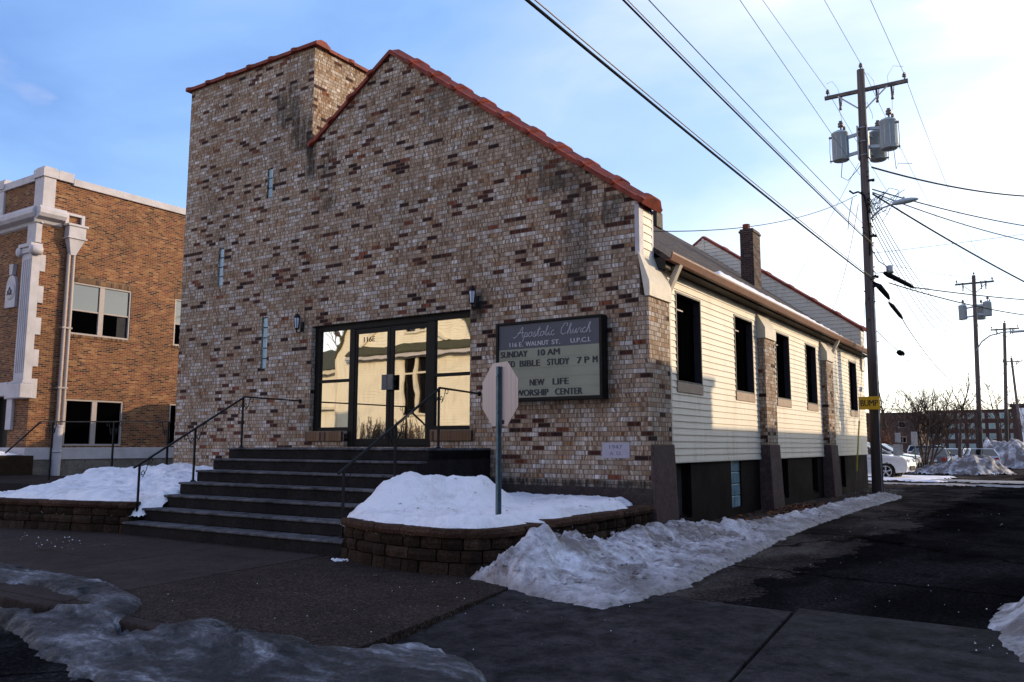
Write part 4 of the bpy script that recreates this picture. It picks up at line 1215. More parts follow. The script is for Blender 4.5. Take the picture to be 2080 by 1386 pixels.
# brush script drawn stroke by stroke: unit = x-height
SCR = {
 'A': ([[(-.75, .15), (-.35, .02), (.25, .55), (1.0, 2.0), (1.15, 2.1), (1.12, 1.2), (1.18, .1), (1.4, .1)], [(.1, .8), (.7, .95), (1.5, .9)]], 1.5),
 'p': ([[(.0, .3), (.25, .95), (.1, .2), (-.15, -.85)], [(.15, .6), (.5, 1.0), (.75, .75), (.55, .15), (.15, .12)], [(.5, .1), (1.0, .25)]], .95),
 'o': ([[(.45, .98), (.1, .75), (.08, .2), (.4, .02), (.7, .35), (.65, .85), (.45, .98), (.95, .75)]], .9),
 's': ([[(.0, .2), (.5, 1.05), (.45, .6), (.6, .25), (.4, .0), (.1, .12)], [(.4, .0), (.85, .25)]], .8),
 't': ([[(.0, .3), (.6, 1.9), (.35, .8), (.3, .2), (.5, .02), (.85, .3)], [(.15, 1.3), (.85, 1.42)]], .75),
 'l': ([[(.0, .3), (.55, 1.3), (.7, 2.0), (.5, 2.0), (.3, .9), (.3, .15), (.5, .02), (.8, .3)]], .7),
 'i': ([[(.0, .3), (.3, .98), (.2, .25), (.4, .02), (.7, .3)], [(.42, 1.4), (.46, 1.46)]], .6),
 'c': ([[(.62, .8), (.45, 1.0), (.12, .7), (.1, .2), (.4, .02), (.8, .3)]], .8),
 'C': ([[(1.25, 1.7), (1.15, 2.1), (.7, 2.05), (.15, 1.2), (.1, .35), (.5, .0), (1.1, .25)], [(1.25, 1.7), (1.05, 1.55)]], 1.3),
 'h': ([[(.0, .3), (.55, 1.3), (.7, 2.0), (.5, 2.0), (.25, .8), (.1, .0)], [(.15, .5), (.55, 1.0), (.65, .7), (.55, .15), (.7, .02), (.95, .3)]], .95),
 'u': ([[(.0, .4), (.2, .98), (.15, .2), (.4, .02), (.65, .5), (.78, .98)], [(.78, .98), (.7, .2), (.85, .02), (1.1, .3)]], 1.05),
 'r': ([[(.0, .3), (.25, 1.1), (.35, .9), (.65, .95), (.5, .3), (.6, .02), (.9, .3)]], .8)}
def script(word, x0, x1, z, xh, r):
    wtot = sum(SCR[c_][1] for c_ in word); kx = (x1 - x0) / wtot; cx_ = x0
    for c_ in word:
        for st in SCR[c_][0]:
            hd.tube([(cx_ + (q[0] + q[1] * .12) * kx, hy - .001, z + q[1] * xh) for q in st], r, 5, smooth=False)
        cx_ += SCR[c_][1] * kx
script('Apostolic', -2.30, -1.55, 3.20, .088, .0075)
script('Church', -1.44, -.86, 3.20, .088, .0075)
hd.build('header_lettering', M['sign_letters'], sg)

# ------------------------------------------------------------------ corner stone
cs = thing('corner_stone', 'pale lilac date stone set low in the brick near the right corner', 'date stone', (-.55, 0, 1.3))
MB().box(-.80, -.315, -.012, .1, 1.175, 1.425).build('stone_panel', M['stone'], cs, bevel=.004)
ct = MB(); put_text(ct, '1947', -.67, -.44, -.0135, 1.325, .06, bold=0); put_text(ct, 'A.', -.66, -.585, -.0135, 1.225, .055, bold=0); put_text(ct, 'D.', -.54, -.45, -.0135, 1.225, .055, bold=0)
ct.build('stone_lettering', M['stone_cut'], cs)

# ------------------------------------------------------------------ handrails
def scroll(m, p, ax, az, s, r=.007):
    """S scroll of flat iron between a post and a rail: p corner, ax horizontal dir, az vertical dir"""
    p = Vector(p); ax = Vector(ax); az = Vector(az); pts = []
    for i in range(13):
        a = -.5 * pi + i / 12 * 2.2 * pi; rr = .26 * s * (1 - i / 16)
        pts.append(p + ax * (.30 * s + rr * cos(a) * .8) + az * (-.95 * s + rr * sin(a) + .26 * s))
    pts = list(reversed(pts))
    for i in range(1, 9):
        t = i / 8; pts.append(p + ax * (s * (.30 + .55 * t)) + az * (-.95 * s + .95 * s * t * t))
    for i in range(9):
        a = pi - i / 8 * 1.8 * pi; rr = .18 * s
        pts.append(p + ax * (s * .85 + rr + rr * cos(a)) + az * (-.14 * s + rr * sin(a)))
    m.tube(pts, r, 4)
def handrail(x, xw, name, label):
    e = thing(name, label, 'handrail', (x, -4.1, 0.19))
    top = [(x, -4.16, 1.03), (x, -2.17, 2.20), (x, -2.02, 2.245)]
    rl_ = MB()
    rl_.beam((x, -4.20, 1.01), (x, -2.10, 2.245), .042, .028); rl_.beam((x, -2.12, 2.245), (xw, -.012, 2.29), .042, .028)
    rl_.build('rail', M['iron'], e, bevel=.006)
    for (y, z0, z1) in ((-4.10, .19, 1.06), (-3.10, .76, 1.65), (-2.13, 1.33, 2.23)):
        p = MB(); p.box(x - .014, x + .014, y - .014, y + .014, z0, z1)
        p.lathe([(.05, z0 - .001), (.045, z0 + .012), (.02, z0 + .03)], (x, y, 0), 8)
        po = p.build('post', M['iron'], e)
        s = MB(); k = 1.235 / 2.1
        d = Vector((0, 1, k)).normalized()
        if y > -2.5:
            scroll(s, (x, y, z1), (0, .85, 0), (0, 0, 1), .22)
            scroll(s, (x, y, z1), (0, -.85, -.5), (0, 0, 1), .20)
        else:
            scroll(s, (x, y, z1 - .02), (0, .85, .85 * k), (0, 0, 1), .22)
            if y > -3.6: scroll(s, (x, y, z1 - .02), (0, -.85, -.85 * k), (0, 0, 1), .20)
        s.build('scroll', M['iron'], po)
    f = MB(); f.lathe([(.045, -.012), (.045, -.001)], (xw, 0, 2.29), 10, axis='y'); f.build('wall_flange', M['iron'], e)
handrail(-6.99, -7.84, 'handrail', 'black wrought iron handrail down the left side of the steps')
handrail(-2.47, -3.24, 'handrail', 'black wrought iron handrail down the right side of the steps, in front of the doors')
# handrail of the lodge ramp
lr = thing('handrail', 'long level black iron handrail with scrolls in front of the orange brick lodge', 'handrail', (-18, 0.3, 0))
Pa, Pb = Vector((-20.3, 1.1, 2.06)), Vector((-12.4, 0.12, 1.93))
r_ = MB(); r_.beam(Pa, Pb, .045, .03); r_.beam(Pa, Pa + Vector((-2.6, .3, -.95)), .045, .03); r_.build('rail', M['iron'], lr)
for t in (0.115, .62, .985):
    p = Pa.lerp(Pb, t); q = MB().box(p.x - .02, p.x + .02, p.y - .02, p.y + .02, .3, p.z).build('post', M['iron'], lr)
    s = MB(); d = (Pb - Pa).normalized(); d.z = 0
    if t < .9: scroll(s, p, d, (0, 0, 1), .36, .011)
    scroll(s, p, -d, (0, 0, 1), .36, .011)
    s.build('scroll', M['iron'], q)

# ------------------------------------------------------------------ stop sign seen from behind
ss = thing('stop_sign', 'bare metal back of an octagonal stop sign on a channel post in the snowy planter', 'stop sign', (-.2, -3.83, .45))
n_ = Vector((-.37, -.92, 0)).normalized(); t_ = Vector((-n_.y, n_.x, 0)); up_ = Vector((0, 0, 1))
bx, by = -.2, -3.83
cz = 1.985; R_ = .381 / cos(pi / 8)
pm = MB()
def sp(a, b, c): return Vector((bx, by, 0)) + t_ * a + n_ * b + up_ * c
for (a0, a1, b0, b1) in ((-.045, -.022, -.002, .004), (.022, .045, -.002, .004), (-.022, -.016, -.002, .038), (.016, .022, -.002, .038), (-.016, .016, .032, .038)):
    pm.hexa([sp(a0, b0, .3), sp(a1, b0, .3), sp(a1, b1, .3), sp(a0, b1, .3)], [sp(a0, b0, cz + .33), sp(a1, b0, cz + .33), sp(a1, b1, cz + .33), sp(a0, b1, cz + .33)])
po = pm.build('post', M['sign_post'], ss, fix=True)
bl = MB()
for z in (cz + .22, cz - .22): bl.lathe([(.012, .0), (.012, .012), (.0, .014)], (0, 0, 0), 6); bl.v = [tuple(sp(0, .038, z) + t_ * v[0] + up_ * v[1] + n_ * v[2]) if i >= len(bl.v) - 18 else v for i, v in enumerate(bl.v)]
bl.build('bolt', M['galv'], po)
def octo(mb, b0, b1, R, mi=0):
    A = [sp(R * cos(pi / 8 + k * pi / 4), b0, cz + R * sin(pi / 8 + k * pi / 4)) for k in range(8)]
    B = [sp(R * cos(pi / 8 + k * pi / 4), b1, cz + R * sin(pi / 8 + k * pi / 4)) for k in range(8)]
    mb.add(A + B, [tuple(range(8)), tuple(reversed(range(8, 16)))] + [(k, 8 + k, 8 + (k + 1) % 8, (k + 1) % 8) for k in range(8)], mi)
om = MB(); octo(om, -.006, -.003, R_); oc = om.build('sign_panel', M['alu'], ss, fix=True)
of = MB(); octo(of, -.0085, -.0065, R_); 
of.build('red_face', M['stop_red'], oc, fix=True)
wl = MB(); v, f = text_mesh('STOP', 1, 1, 0, 0, 1, .01)
zx = [q[0] for q in v]; zt = max(q[2] for q in v)
wl.add([sp(-((q[0] - min(zx)) / (max(zx) - min(zx)) - .5) * .60, -.0095, cz - .125 + q[2] / zt * .25) for q in v], [tuple(reversed(q)) for q in f]); wl.build('sign_lettering', M['white_paint'], oc)
tg = MB(); tg.add([sp(.05, -.0025, cz - .36), sp(.10, -.0025, cz - .36), sp(.10, -.0025, cz - .31), sp(.05, -.0025, cz - .31)], [(0, 1, 2, 3)]); tg.build('sticker', M['ink'], oc)

# ------------------------------------------------------------------ brick lodge on the left
lodge = thing('brick_lodge', 'orange brown brick lodge with white corner pilaster, cornice and paired windows', 'building', (-30, 10, 0))
LX_, LY = -25.0, 3.05
def lwin(pairs):
    return [[(a, z0), (b, z0), (b, z1), (a, z1)] for (a, b, z0, z1) in pairs]
LW = [(4.30, 6.68, 5.45, 7.42), (4.33, 6.60, 1.33, 3.05), (8.62, 11.0, 5.45, 7.42), (8.62, 11.0, 1.33, 3.05)]
w = MB()
w.wall([(LY, -.3), (24, -.3), (24, 11.05), (LY, 11.05)], lwin(LW), 'x', LX_, LX_ - .35)
w.build('side_wall', M['lodge_brick'], lodge)
DO = (-27.4, -26.35, .6, 3.1)
w = MB(); w.wall([(-45, -.3), (LX_ - .351, -.3), (LX_ - .351, 11.05), (-45, 11.05)], [rect(*DO)], 'y', LY, LY + .35)
w.build('front_wall', M['lodge_brick'], lodge)
MB().box(-44.6, LX_ - .4, LY + .4, 23.9, 10.0, 10.15).build('roof', M['shingle'], lodge)
MB().box(-44.6, LX_ - 1.2, LY + 1.2, 23.9, -.3, 10.0).build('inner_wall', M['ink'], lodge)
# parapet coping and corner pier
cp = MB(); cp.box(LX_ - .42, LX_ + .09, 4.05, 24, 11.02, 11.30); cp.box(-45, LX_ - .55, LY - .10, LY + .42, 11.02, 11.30)
cp.build('parapet_coping', M['white_terra'], lodge, bevel=.02)
def pier(x0, x1, y0, y1):
    m = MB(); m.box(x0, x1, y0, y1, 9.98, 11.1); m.box(x0 - .06, x1 + .06, y0 - .06, y1 + .06 if y1 < 4 else y1, 11.1, 11.42); m.box(x0, x1, y0, y1, 11.42, 11.50)
    m.build('parapet_pier', M['white_terra'], lodge, bevel=.015)
pier(LX_ - .55, LX_ + .06, LY - .08, 3.42); pier(-28.5, -27.85, LY - .08, LY + .4)
MB().box(LX_ - .42, LX_ + .095, 3.49, 4.05, 11.10, 11.46).build('parapet_step', M['white_terra'], lodge, bevel=.015)
bc = MB()
prof = [(0, 9.32), (-.08, 9.36), (-.12, 9.46), (-.34, 9.54), (-.42, 9.66), (-.42, 9.80), (-.36, 9.92), (0, 9.98)]
v = [(x, LY + q[0] - .001, q[1]) for x in (-45, LX_ + .10) for q in prof]; n = len(prof)
bc.add(v, [(j, j + 1, n + j + 1, n + j) for j in range(n - 1)] + [tuple(range(n)), tuple(reversed(range(n, 2 * n)))])
v = [(LX_ - q[0] - .10 * 0 + .001, y, q[1]) for y in (LY - .30, 3.72) for q in prof]
bc.add(v, [(j, j + 1, n + j + 1, n + j) for j in range(n - 1)] + [tuple(range(n)), tuple(reversed(range(n, 2 * n)))])
bc.build('cornice', M['white_terra'], lodge, fix=True)
# pilaster with ionic capital, base, quoins
pl = MB(); px_ = (-25.62, -24.93)
pl.box(px_[0], px_[1], LY - .30, LY - .002, 3.62, 8.22)
for k in range(5):
    x = px_[0] + .08 + k * .13; pl.box(x, x + .07, LY - .32, LY - .302, 3.9, 8.0)
pl.build('pilaster', M['white_terra'], lodge, bevel=.02)
cpm = MB(); cpm.box(px_[0] - .10, px_[1] + .10, LY - .42, LY - .003, 8.42, 8.56); cpm.box(px_[0] - .04, px_[1] + .04, LY - .36, LY - .003, 8.22, 8.42)
for x in (px_[0] - .10, px_[1] + .10):
    cpm.lathe([(.0, -.46), (.07, -.46), (.09, -.44), (.15, -.43), (.17, -.40), (.17, -.05)], (x, LY, 8.30), 14, axis='y')
cpm.build('capital', M['white_terra'], lodge, bevel=.012)
pb = MB(); pb.box(px_[0] - .05, px_[1] + .06, LY - .36, LY - .003, 3.50, 3.62); pb.box(px_[0] - .12, px_[1] + .12, LY - .44, LY - .003, 3.0, 3.50); pb.box(-26.4, px_[0] - .121, LY - .2, LY - .003, 3.0, 3.30)
pb.build('pilaster_base', M['white_terra'], lodge, bevel=.025)
up = MB(); up.box(-25.56, -24.96, LY - .22, LY - .003, 8.62, 9.32); up.build('frieze_block', M['white_terra'], lodge, bevel=.01)
for k, z in enumerate((8.20, 7.05, 5.9, 4.75)):
    MB().box(LX_ - .2, LX_ + .05, LY - .001, LY + .20, z - .62, z).build('quoin', M['white_terra'], lodge, bevel=.015)
MB().box(LX_ - .2, LX_ + .05, LY - .001, LY + .22, 3.0, 3.7).build('quoin', M['white_terra'], lodge, bevel=.015)
# round headed medallion
md = MB(); A = [(-27.08, 6.40), (-26.36, 6.40), (-26.36, 7.1)] + [(-26.72 + .36 * cos(a), 7.1 + .52 * sin(a)) for a in [pi * k / 10 for k in range(1, 10)]] + [(-27.08, 7.1)]
md.wall(A, [], 'y', LY - .10, LY - .002)
md.lathe([(.30, -.13), (.33, -.11), (.33, -.09)], (-26.72, LY, 7.0), 20, axis='y')
md.wall([(-26.82, 7.62), (-26.62, 7.62), (-26.57, 8.02), (-26.87, 8.02)], [], 'y', LY - .14, LY - .002)
mdo = md.build('medallion', M['white_terra'], lodge, bevel=.008)
em = MB(); yy = LY - .136
em.beam((-26.88, yy, 6.86), (-26.72, yy, 7.16), .02, .035, up=(0, 1, 0)); em.beam((-26.56, yy, 6.86), (-26.72, yy, 7.16), .02, .035, up=(0, 1, 0))
em.beam((-26.88, yy, 7.02), (-26.72, yy, 6.86), .02, .035, up=(0, 1, 0)); em.beam((-26.56, yy, 7.02), (-26.72, yy, 6.86), .02, .035, up=(0, 1, 0))
put_text(em, 'G', -26.76, -26.68, yy - .012, 6.95, .09)
em.build('compass_emblem', M['bark'], mdo)
# door surround
dsur = MB(); dsur.box(-27.9, -27.41, LY - .12, LY - .002, .6, 3.62); dsur.box(-26.34, -25.95, LY - .12, LY - .002, 1.9, 3.62); dsur.box(-27.41, -26.34, LY - .14, LY - .002, 3.12, 3.62)
dsur.build('door_surround', M['white_terra'], lodge, bevel=.02)
MB().box(DO[0], DO[1], LY + .15, LY + .2, DO[2], DO[3]).build('door', M['black_frame'], lodge)
# stone water table
wt = MB(); wt.box(LX_ - .2, LX_ + .06, LY - .06, 24, .84, 1.27); wt.box(-45, LX_ - .2, LY - .06, LY + .1, .84, 1.27)
wt.build('water_table', M['white_terra'], lodge, bevel=.015)
bsm = MB(); bsm.box(LX_ - .2, LX_ + .03, LY - .03, 24, -.3, .84); bsm.box(-45, LX_ - .2, LY - .03, LY + .1, -.3, .84); bsm.build('base', M['base_concrete'], lodge)
for (a, b, z0, z1) in LW:
    f_ = MB(); t = .07; m_ = (a + b) / 2; X0, X1 = LX_ - .14, LX_ - .04
    f_.box(X0, X1 + .02, a, a + t, z0, z1).box(X0, X1 + .02, b - t, b, z0, z1).box(X0, X1 + .02, a + t, b - t, z1 - t, z1).box(X0, X1 + .02, a + t, b - t, z0, z0 + t).box(X0, X1 + .01, m_ - .10, m_ + .10, z0 + t, z1 - t)
    upper = z1 > 5
    if upper:
        zc = z0 + .92
        f_.box(X0 + .01, X1, a + t, m_ - .1, zc - .03, zc + .03).box(X0 + .01, X1, m_ + .1, b - t, zc - .03, zc + .03)
    wf = f_.build('window', M['vinyl'], lodge, bevel=.008)
    if upper:
        MB().box(LX_ - .09, LX_ - .085, a + t, m_ - .1, zc + .03, z1 - t).box(LX_ - .09, LX_ - .085, m_ + .1, b - t, zc + .03, z1 - t).build('upper_pane', M['sky_glass'], wf)
        MB().box(LX_ - .11, LX_ - .105, a + t, m_ - .1, z0 + t, zc - .03).box(LX_ - .11, LX_ - .105, m_ + .1, b - t, z0 + t, zc - .03).build('lower_pane', M['screen_dark'], wf)
        MB().box(LX_ - .104, LX_ - .100, b - t - .42, b - t - .04, z0 + t, zc - .03).build('curtain', M['curtain'], wf)
    else:
        MB().box(LX_ - .10, LX_ - .095, a + t, m_ - .1, z0 + t, z1 - t).box(LX_ - .10, LX_ - .095, m_ + .1, b - t, z0 + t, z1 - t).build('pane', M['screen_dark'], wf)
    sb = MB()
    if upper: sb.box(LX_ - .05, LX_ + .012, a - .05, b + .05, z1 + .002, z1 + .22); 
    sb.box(LX_ - .05, LX_ + .03, a - .05, b + .05, z0 - .10, z0 - .002)
    sb.build('brick_trim', M['soldier_brick'], wf)
# hopper and downpipe
hp = MB(); hp.box(LX_ + .02, LX_ + .35, 3.86, 4.50, 9.0, 9.42); hp.box(LX_ + .0, LX_ + .40, 3.80, 4.56, 9.42, 9.50); hp.box(LX_ + .0, LX_ + .39, 3.82, 4.54, 8.95, 9.01)
hp.hexa([(LX_ + .05, 4.04, 8.35), (LX_ + .22, 4.04, 8.35), (LX_ + .22, 4.24, 8.35), (LX_ + .05, 4.24, 8.35)], [(LX_ + .02, 3.88, 8.95), (LX_ + .34, 3.88, 8.95), (LX_ + .34, 4.48, 8.95), (LX_ + .02, 4.48, 8.95)])
hp.box(LX_, LX_ + .12, 3.82, 3.95, 9.5, 9.95); hp.box(LX_, LX_ + .12, 4.42, 4.55, 9.5, 9.95); hp.box(LX_, LX_ + .12, 3.95, 4.42, 9.85, 9.95)
hp.build('rain_hopper', M['white_terra'], lodge, bevel=.01)
dp = MB()
for y in (4.02, 4.20): dp.tube([(LX_ + .14, y, 8.4), (LX_ + .14, y, 2.0)], .065, 10)
for z in (5.6, 3.4): dp.box(LX_, LX_ + .22, 3.93, 4.29, z, z + .06)
dpo = dp.build('downpipe', M['vinyl'], lodge)
MB().tube([(LX_ + .15, 4.08, 2.02), (LX_ + .15, 4.06, -.2)], .15, 14).lathe([(.165, 1.1), (.165, 1.16)], (LX_ + .15, 4.06, 0), 14).lathe([(.16, 2.0), (.16, 2.06)], (LX_ + .15, 4.08, 0), 14).build('drain_pipe', M['white_terra'], lodge)
# lodge entrance terrace and neighbouring planter
te = thing('entrance_terrace', 'dark block planter and low step at the lodge entrance, far left edge', 'terrace', (-24, -1, 0))
MB().box(-34, -24.2, -1.2, LY - .1, -.2, 1.0).build('block_planter', M['block'], te, bevel=.02)
MB().box(-24.2, -16.3, -.6, LY - .1, -.2, .35).build('step', M['step_concrete'], te, bevel=.02)
tag(field(-33, -24.5, -1.0, 2.8, 0.12, lambda x, y: 1.02 + .18 * sstep(0, .8, min(x + 33, -24.5 - x, y + 1, 2.8 - y)) + .05 * fbm(x, y, 3)).build('terrace_snow', M['snow']), kind='stuff')
tag(field(-23.5, -14.2, -2.6, -0.7, 0.1, lambda x, y: -.03 + .22 * sstep(0, .6, min(x + 23.5, -14.2 - x, y + 2.6, -.7 - y) + .2 * fbm(x, y, 1)) + .05 * fbm(x * 2, y * 2, 3)).build('ground_snow', M['snow']), kind='stuff')
# ------------------------------------------------------------------ utility poles
def bez_sag(p, q, sag, n=18):
    p = Vector(p); q = Vector(q)
    return [p.lerp(q, i / n) - Vector((0, 0, 4 * sag * (i / n) * (1 - i / n))) for i in range(n + 1)]
def insulator(m, x, y, z, s=1.0):
    m.lathe([(.018 * s, 0), (.018 * s, .08 * s), (.06 * s, .09 * s), (.065 * s, .12 * s), (.035 * s, .135 * s), (.06 * s, .15 * s), (.06 * s, .175 * s), (.03 * s, .19 * s), (.04 * s, .22 * s), (.0, .23 * s)], (x, y, z), 8)
def make_pole(name, label, base, top, arm_z, arm, cans=True, lod=1, group='utility poles along the alley'):
    e = thing(name, label, 'utility pole', base, group)
    bx_, by_, bz_ = base; tx_, ty_, tz_ = top
    n = 9
    pts = [Vector(base).lerp(Vector(top), i / n) - Vector((0, 0, .3 if i == 0 else 0)) for i in range(n + 1)]
    rad = [.168 - .052 * i / n for i in range(n + 1)]
    MB().tube(pts, rad, 14 if lod else 8).build('shaft', M['pole_wood'], e)
    def ctr(z): return Vector(base).lerp(Vector(top), (z - bz_) / (tz_ - bz_))
    if arm:
        a0, a1 = arm; c = ctr(arm_z); ay = c.y + .19
        cr = MB(); cr.box(a0, a1, ay - .05, ay + .05, arm_z - .06, arm_z + .06)
        ar = cr.build('crossarm', M['arm_wood'], e, bevel=.008)
        br = MB()
        for xx in (c.x - .75, c.x + .75): br.beam((xx, ay - .06, arm_z - .05), (c.x, c.y + .13, arm_z - .72), .045, .012, up=(0, 1, 0))
        br.build('brace', M['galv'], ar)
        for xx in (a0 + .10, a1 - .10):
            m = MB(); insulator(m, xx, ay, arm_z + .06); m.build('insulator', M['porcelain'], ar)
        for xx in (a0 + .42, c.x + .38, a1 - .52):
            m = MB(); m.box(xx - .012, xx + .012, ay + .05, ay + .20, arm_z + .02, arm_z + .05)
            m.tube([(xx, ay + .20, arm_z + .14), (xx + .02, ay + .20, arm_z - .36)], .035, 8); m.tube([(xx + .09, ay + .22, arm_z + .12), (xx + .05, ay + .22, arm_z - .30)], .016, 6)
            m.lathe([(.05, arm_z - .42), (.045, arm_z - .36), (.0, arm_z - .35)], (xx + .02, ay + .2, 0), 8)
            m.build('fuse_cutout', M['porcelain'], ar)
    m = MB(); insulator(m, tx_ + .02, ty_ - .06, tz_ - .02); m.build('insulator', M['porcelain'], e)
    if cans:
        zc = tz_ - 2.88
        for (dx, dy, dz) in ((-.70, .02, 0.0), (.74, .06, .12), (.32, .62, .0)):
            c = ctr(zc); x, y, z = c.x + dx, c.y + dy, zc + dz
            m = MB(); m.lathe([(.0, -.02), (.23, -.02), (.255, .0), (.255, .86), (.268, .87), (.268, .90), (.24, .93), (.10, 1.0), (.0, 1.01)], (x, y, z), 20)
            if lod:
                for k in range(10):
                    a = 2 * pi * k / 10; m.box(x + .25 * cos(a) - .012, x + .25 * cos(a) + .012, y + .25 * sin(a) - .012, y + .25 * sin(a) + .012, z + .08, z + .74)
            cn = m.build('transformer', M['transformer'], e)
            v = Vector((c.x - x, c.y - y, 0)).normalized()
            for zz in (.12, .72): MB().beam(Vector((x, y, z + zz)) + v * .22, (c.x, c.y, z + zz + .06), .07, .10).build('bracket', M['transformer'], cn)
            b = MB(); insulator(b, x + .04, y, z + .98, 1.5); insulator(b, x + .16, y - .10, z + .90, .8)
            if lod:
                s_ = -1 if dx < 0 else 1
                b.tube([(x + s_ * .30, y - .06, z + .80), (x + s_ * .32, y - .06, z + .3), (x + s_ * .30, y - .06, z - .08)], .010, 5)
                b.box(x + s_ * .25, x + s_ * .33, y - .09, y - .03, z + .76, z + .82); b.box(x + s_ * .25, x + s_ * .33, y - .09, y - .03, z - .02, z + .02)
            b.build('bushing', M['porcelain'], cn)
        if lod:
            c = ctr(zc + .45); b = MB()
            b.box(c.x - .17, c.x - .13, c.y - .14, c.y + .14, zc - .1, zc + 1.0); b.box(c.x + .13, c.x + .17, c.y - .14, c.y + .14, zc - .1, zc + 1.0)
            for zz in (.0, .45, .9): b.lathe([(.150, zc + zz), (.150, zc + zz + .03)], (c.x, c.y, 0), 14)
            b.build('mounting_plate', M['galv'], e)
    if lod:
        b = MB(); random.seed(3)
        for k in range(26):
            z = random.uniform(4.5, 10.0); c = ctr(z); a = random.uniform(-2.4, .9); r = .15
            b.beam((c.x + r * cos(a), c.y + r * sin(a), z), (c.x + (r + .06) * cos(a), c.y + (r + .06) * sin(a), z), .03, .03)
        for z in (7.9, 6.6, 6.3, 9.7):
            c = ctr(z); b.box(c.x + .10, c.x + .26, c.y - .10, c.y - .02, z - .03, z + .03); b.lathe([(.04, -.05), (.045, .03)], (c.x + .25, c.y - .06, z), 7)
        b.build('hardware', M['iron'], e)
        cd = MB(); cd.tube([(ctr(z).x + .13, ctr(z).y - .09, z) for z in (-.2, 2, 4, 6)], .02, 6); cd.build('ground_conduit', M['galv'], e)
    return e
POLE = (0.63, 15.4)
near_pole = make_pole('utility_pole', 'weathered wooden utility pole with crossarm and three grey transformers beside the church', (0.63, 15.4, -.10), (0.78, 15.4, 13.42), 12.80, (-.40, 2.12))
make_pole('utility_pole', 'second utility pole down the alley, with transformers, rising from the dirty snow pile', (0.95, 50, -.4), (1.28, 50, 12.62), 12.14, (.14, 2.42), lod=0)
make_pole('utility_pole', 'third utility pole down the alley, thinner, with a plain crossarm and no transformers', (1.55, 68, -.4), (2.1, 68, 11.6), 11.1, (1.04, 3.14), cans=False, lod=0)
make_pole('utility_pole', 'leaning farthest utility pole at the right edge of the photo', (1.9, 95, -.4), (1.42, 95, 11.1), 10.7, (.5, 2.5), cans=False, lod=0)
make_pole('utility_pole', 'utility pole across the street behind the viewer', (0.85, -32, -.2), (0.85, -32, 13.2), 12.80, (-.40, 2.12), cans=False, lod=0)
make_pole('utility_pole', 'utility pole on the far side of the alley, out to the right', (8.3, 34, -.3), (8.3, 34, 13.8), 13.0, (7.4, 9.2), cans=False, lod=0)

# street light on the near pole
sl_ = thing('street_light', 'grey cobra head street light bracketed on the near utility pole', 'street light', (0.9, 15.3, 8.6))
MB().tube([(.86, 15.30, 8.42), (1.0, 15.25, 8.58), (1.25, 15.2, 8.72), (1.55, 15.2, 8.79)], .028, 8).box(.80, .88, 15.2, 15.4, 8.3, 8.6).build('bracket_arm', M['galv'], sl_)
hdm = MB()
prof = [(1.52, .055, .06), (1.62, .10, .085), (1.85, .135, .10), (2.05, .125, .085), (2.2, .08, .05), (2.26, .02, .015)]
rings = [[(x, 15.2 + w_ * cos(a), 8.80 + (x - 1.52) * .05 + h_ * sin(a) * (1 if sin(a) > 0 else .75)) for a in [2 * pi * k / 10 for k in range(10)]] for x, w_, h_ in prof]
v = [q for r in rings for q in r]; f = [(i * 10 + k, i * 10 + (k + 1) % 10, (i + 1) * 10 + (k + 1) % 10, (i + 1) * 10 + k) for i in range(5) for k in range(10)]
hdm.add(v, f, 0, True); hdm.lathe([(.035, 8.90), (.035, 8.97), (.0, 8.98)], (1.85, 15.2, 0), 8); hdm.build('lamp_head', M['transformer'], sl_, fix=True)
sl2 = thing('street_light', 'long curved street light arm reaching right from the second utility pole', 'street light', (1.2, 50, 7.5))
MB().tube([(1.15, 49.9, 7.6), (1.5, 49.8, 8.15), (2.0, 49.7, 8.5), (2.7, 49.6, 8.65), (3.2, 49.6, 8.65)], .045, 6).build('bracket_arm', M['galv'], sl2)
MB().box(3.15, 3.95, 49.5, 49.8, 8.58, 8.72).build('lamp_head', M['transformer'], sl2, bevel=.05)

# BUMP sign
bp = thing('bump_sign', 'small yellow BUMP sign strapped to the near utility pole', 'sign', (.55, 15.2, 2.5))
MB().box(.245, .855, 15.205, 15.21, 2.475, 2.875).build('sign_panel', M['yellow'], bp)
bt_ = MB(); put_text(bt_, 'BUMP', .305, .795, 15.2035, 2.58, .19, bold=.03)
bt_.build('sign_lettering', M['ink'], bp)
MB().box(.36, .76, 15.211, 15.24, 2.55, 2.58).box(.36, .76, 15.211, 15.24, 2.78, 2.81).build('strap', M['galv'], bp)
# guy wire with yellow guard
gy = thing('guy_wire', 'steel guy wire with a yellow guard between the church wall and the near pole', 'guy wire', (.05, 15.0, -.1))
g0, g1 = Vector((.08, 14.9, -.15)), Vector((.60, 15.3, 6.2))
MB().tube([g0, g1], .007, 5).build('wire', M['galv'], gy)
MB().tube([g0.lerp(g1, .12), g0.lerp(g1, .36)], .024, 8).build('guard', M['guard_yellow'], gy)
b = MB(); q = g0.lerp(g1, .50); b.tube([q, g0.lerp(g1, .522)], .045, 8); b.build('strain_insulator', M['lamp_glass'], gy)

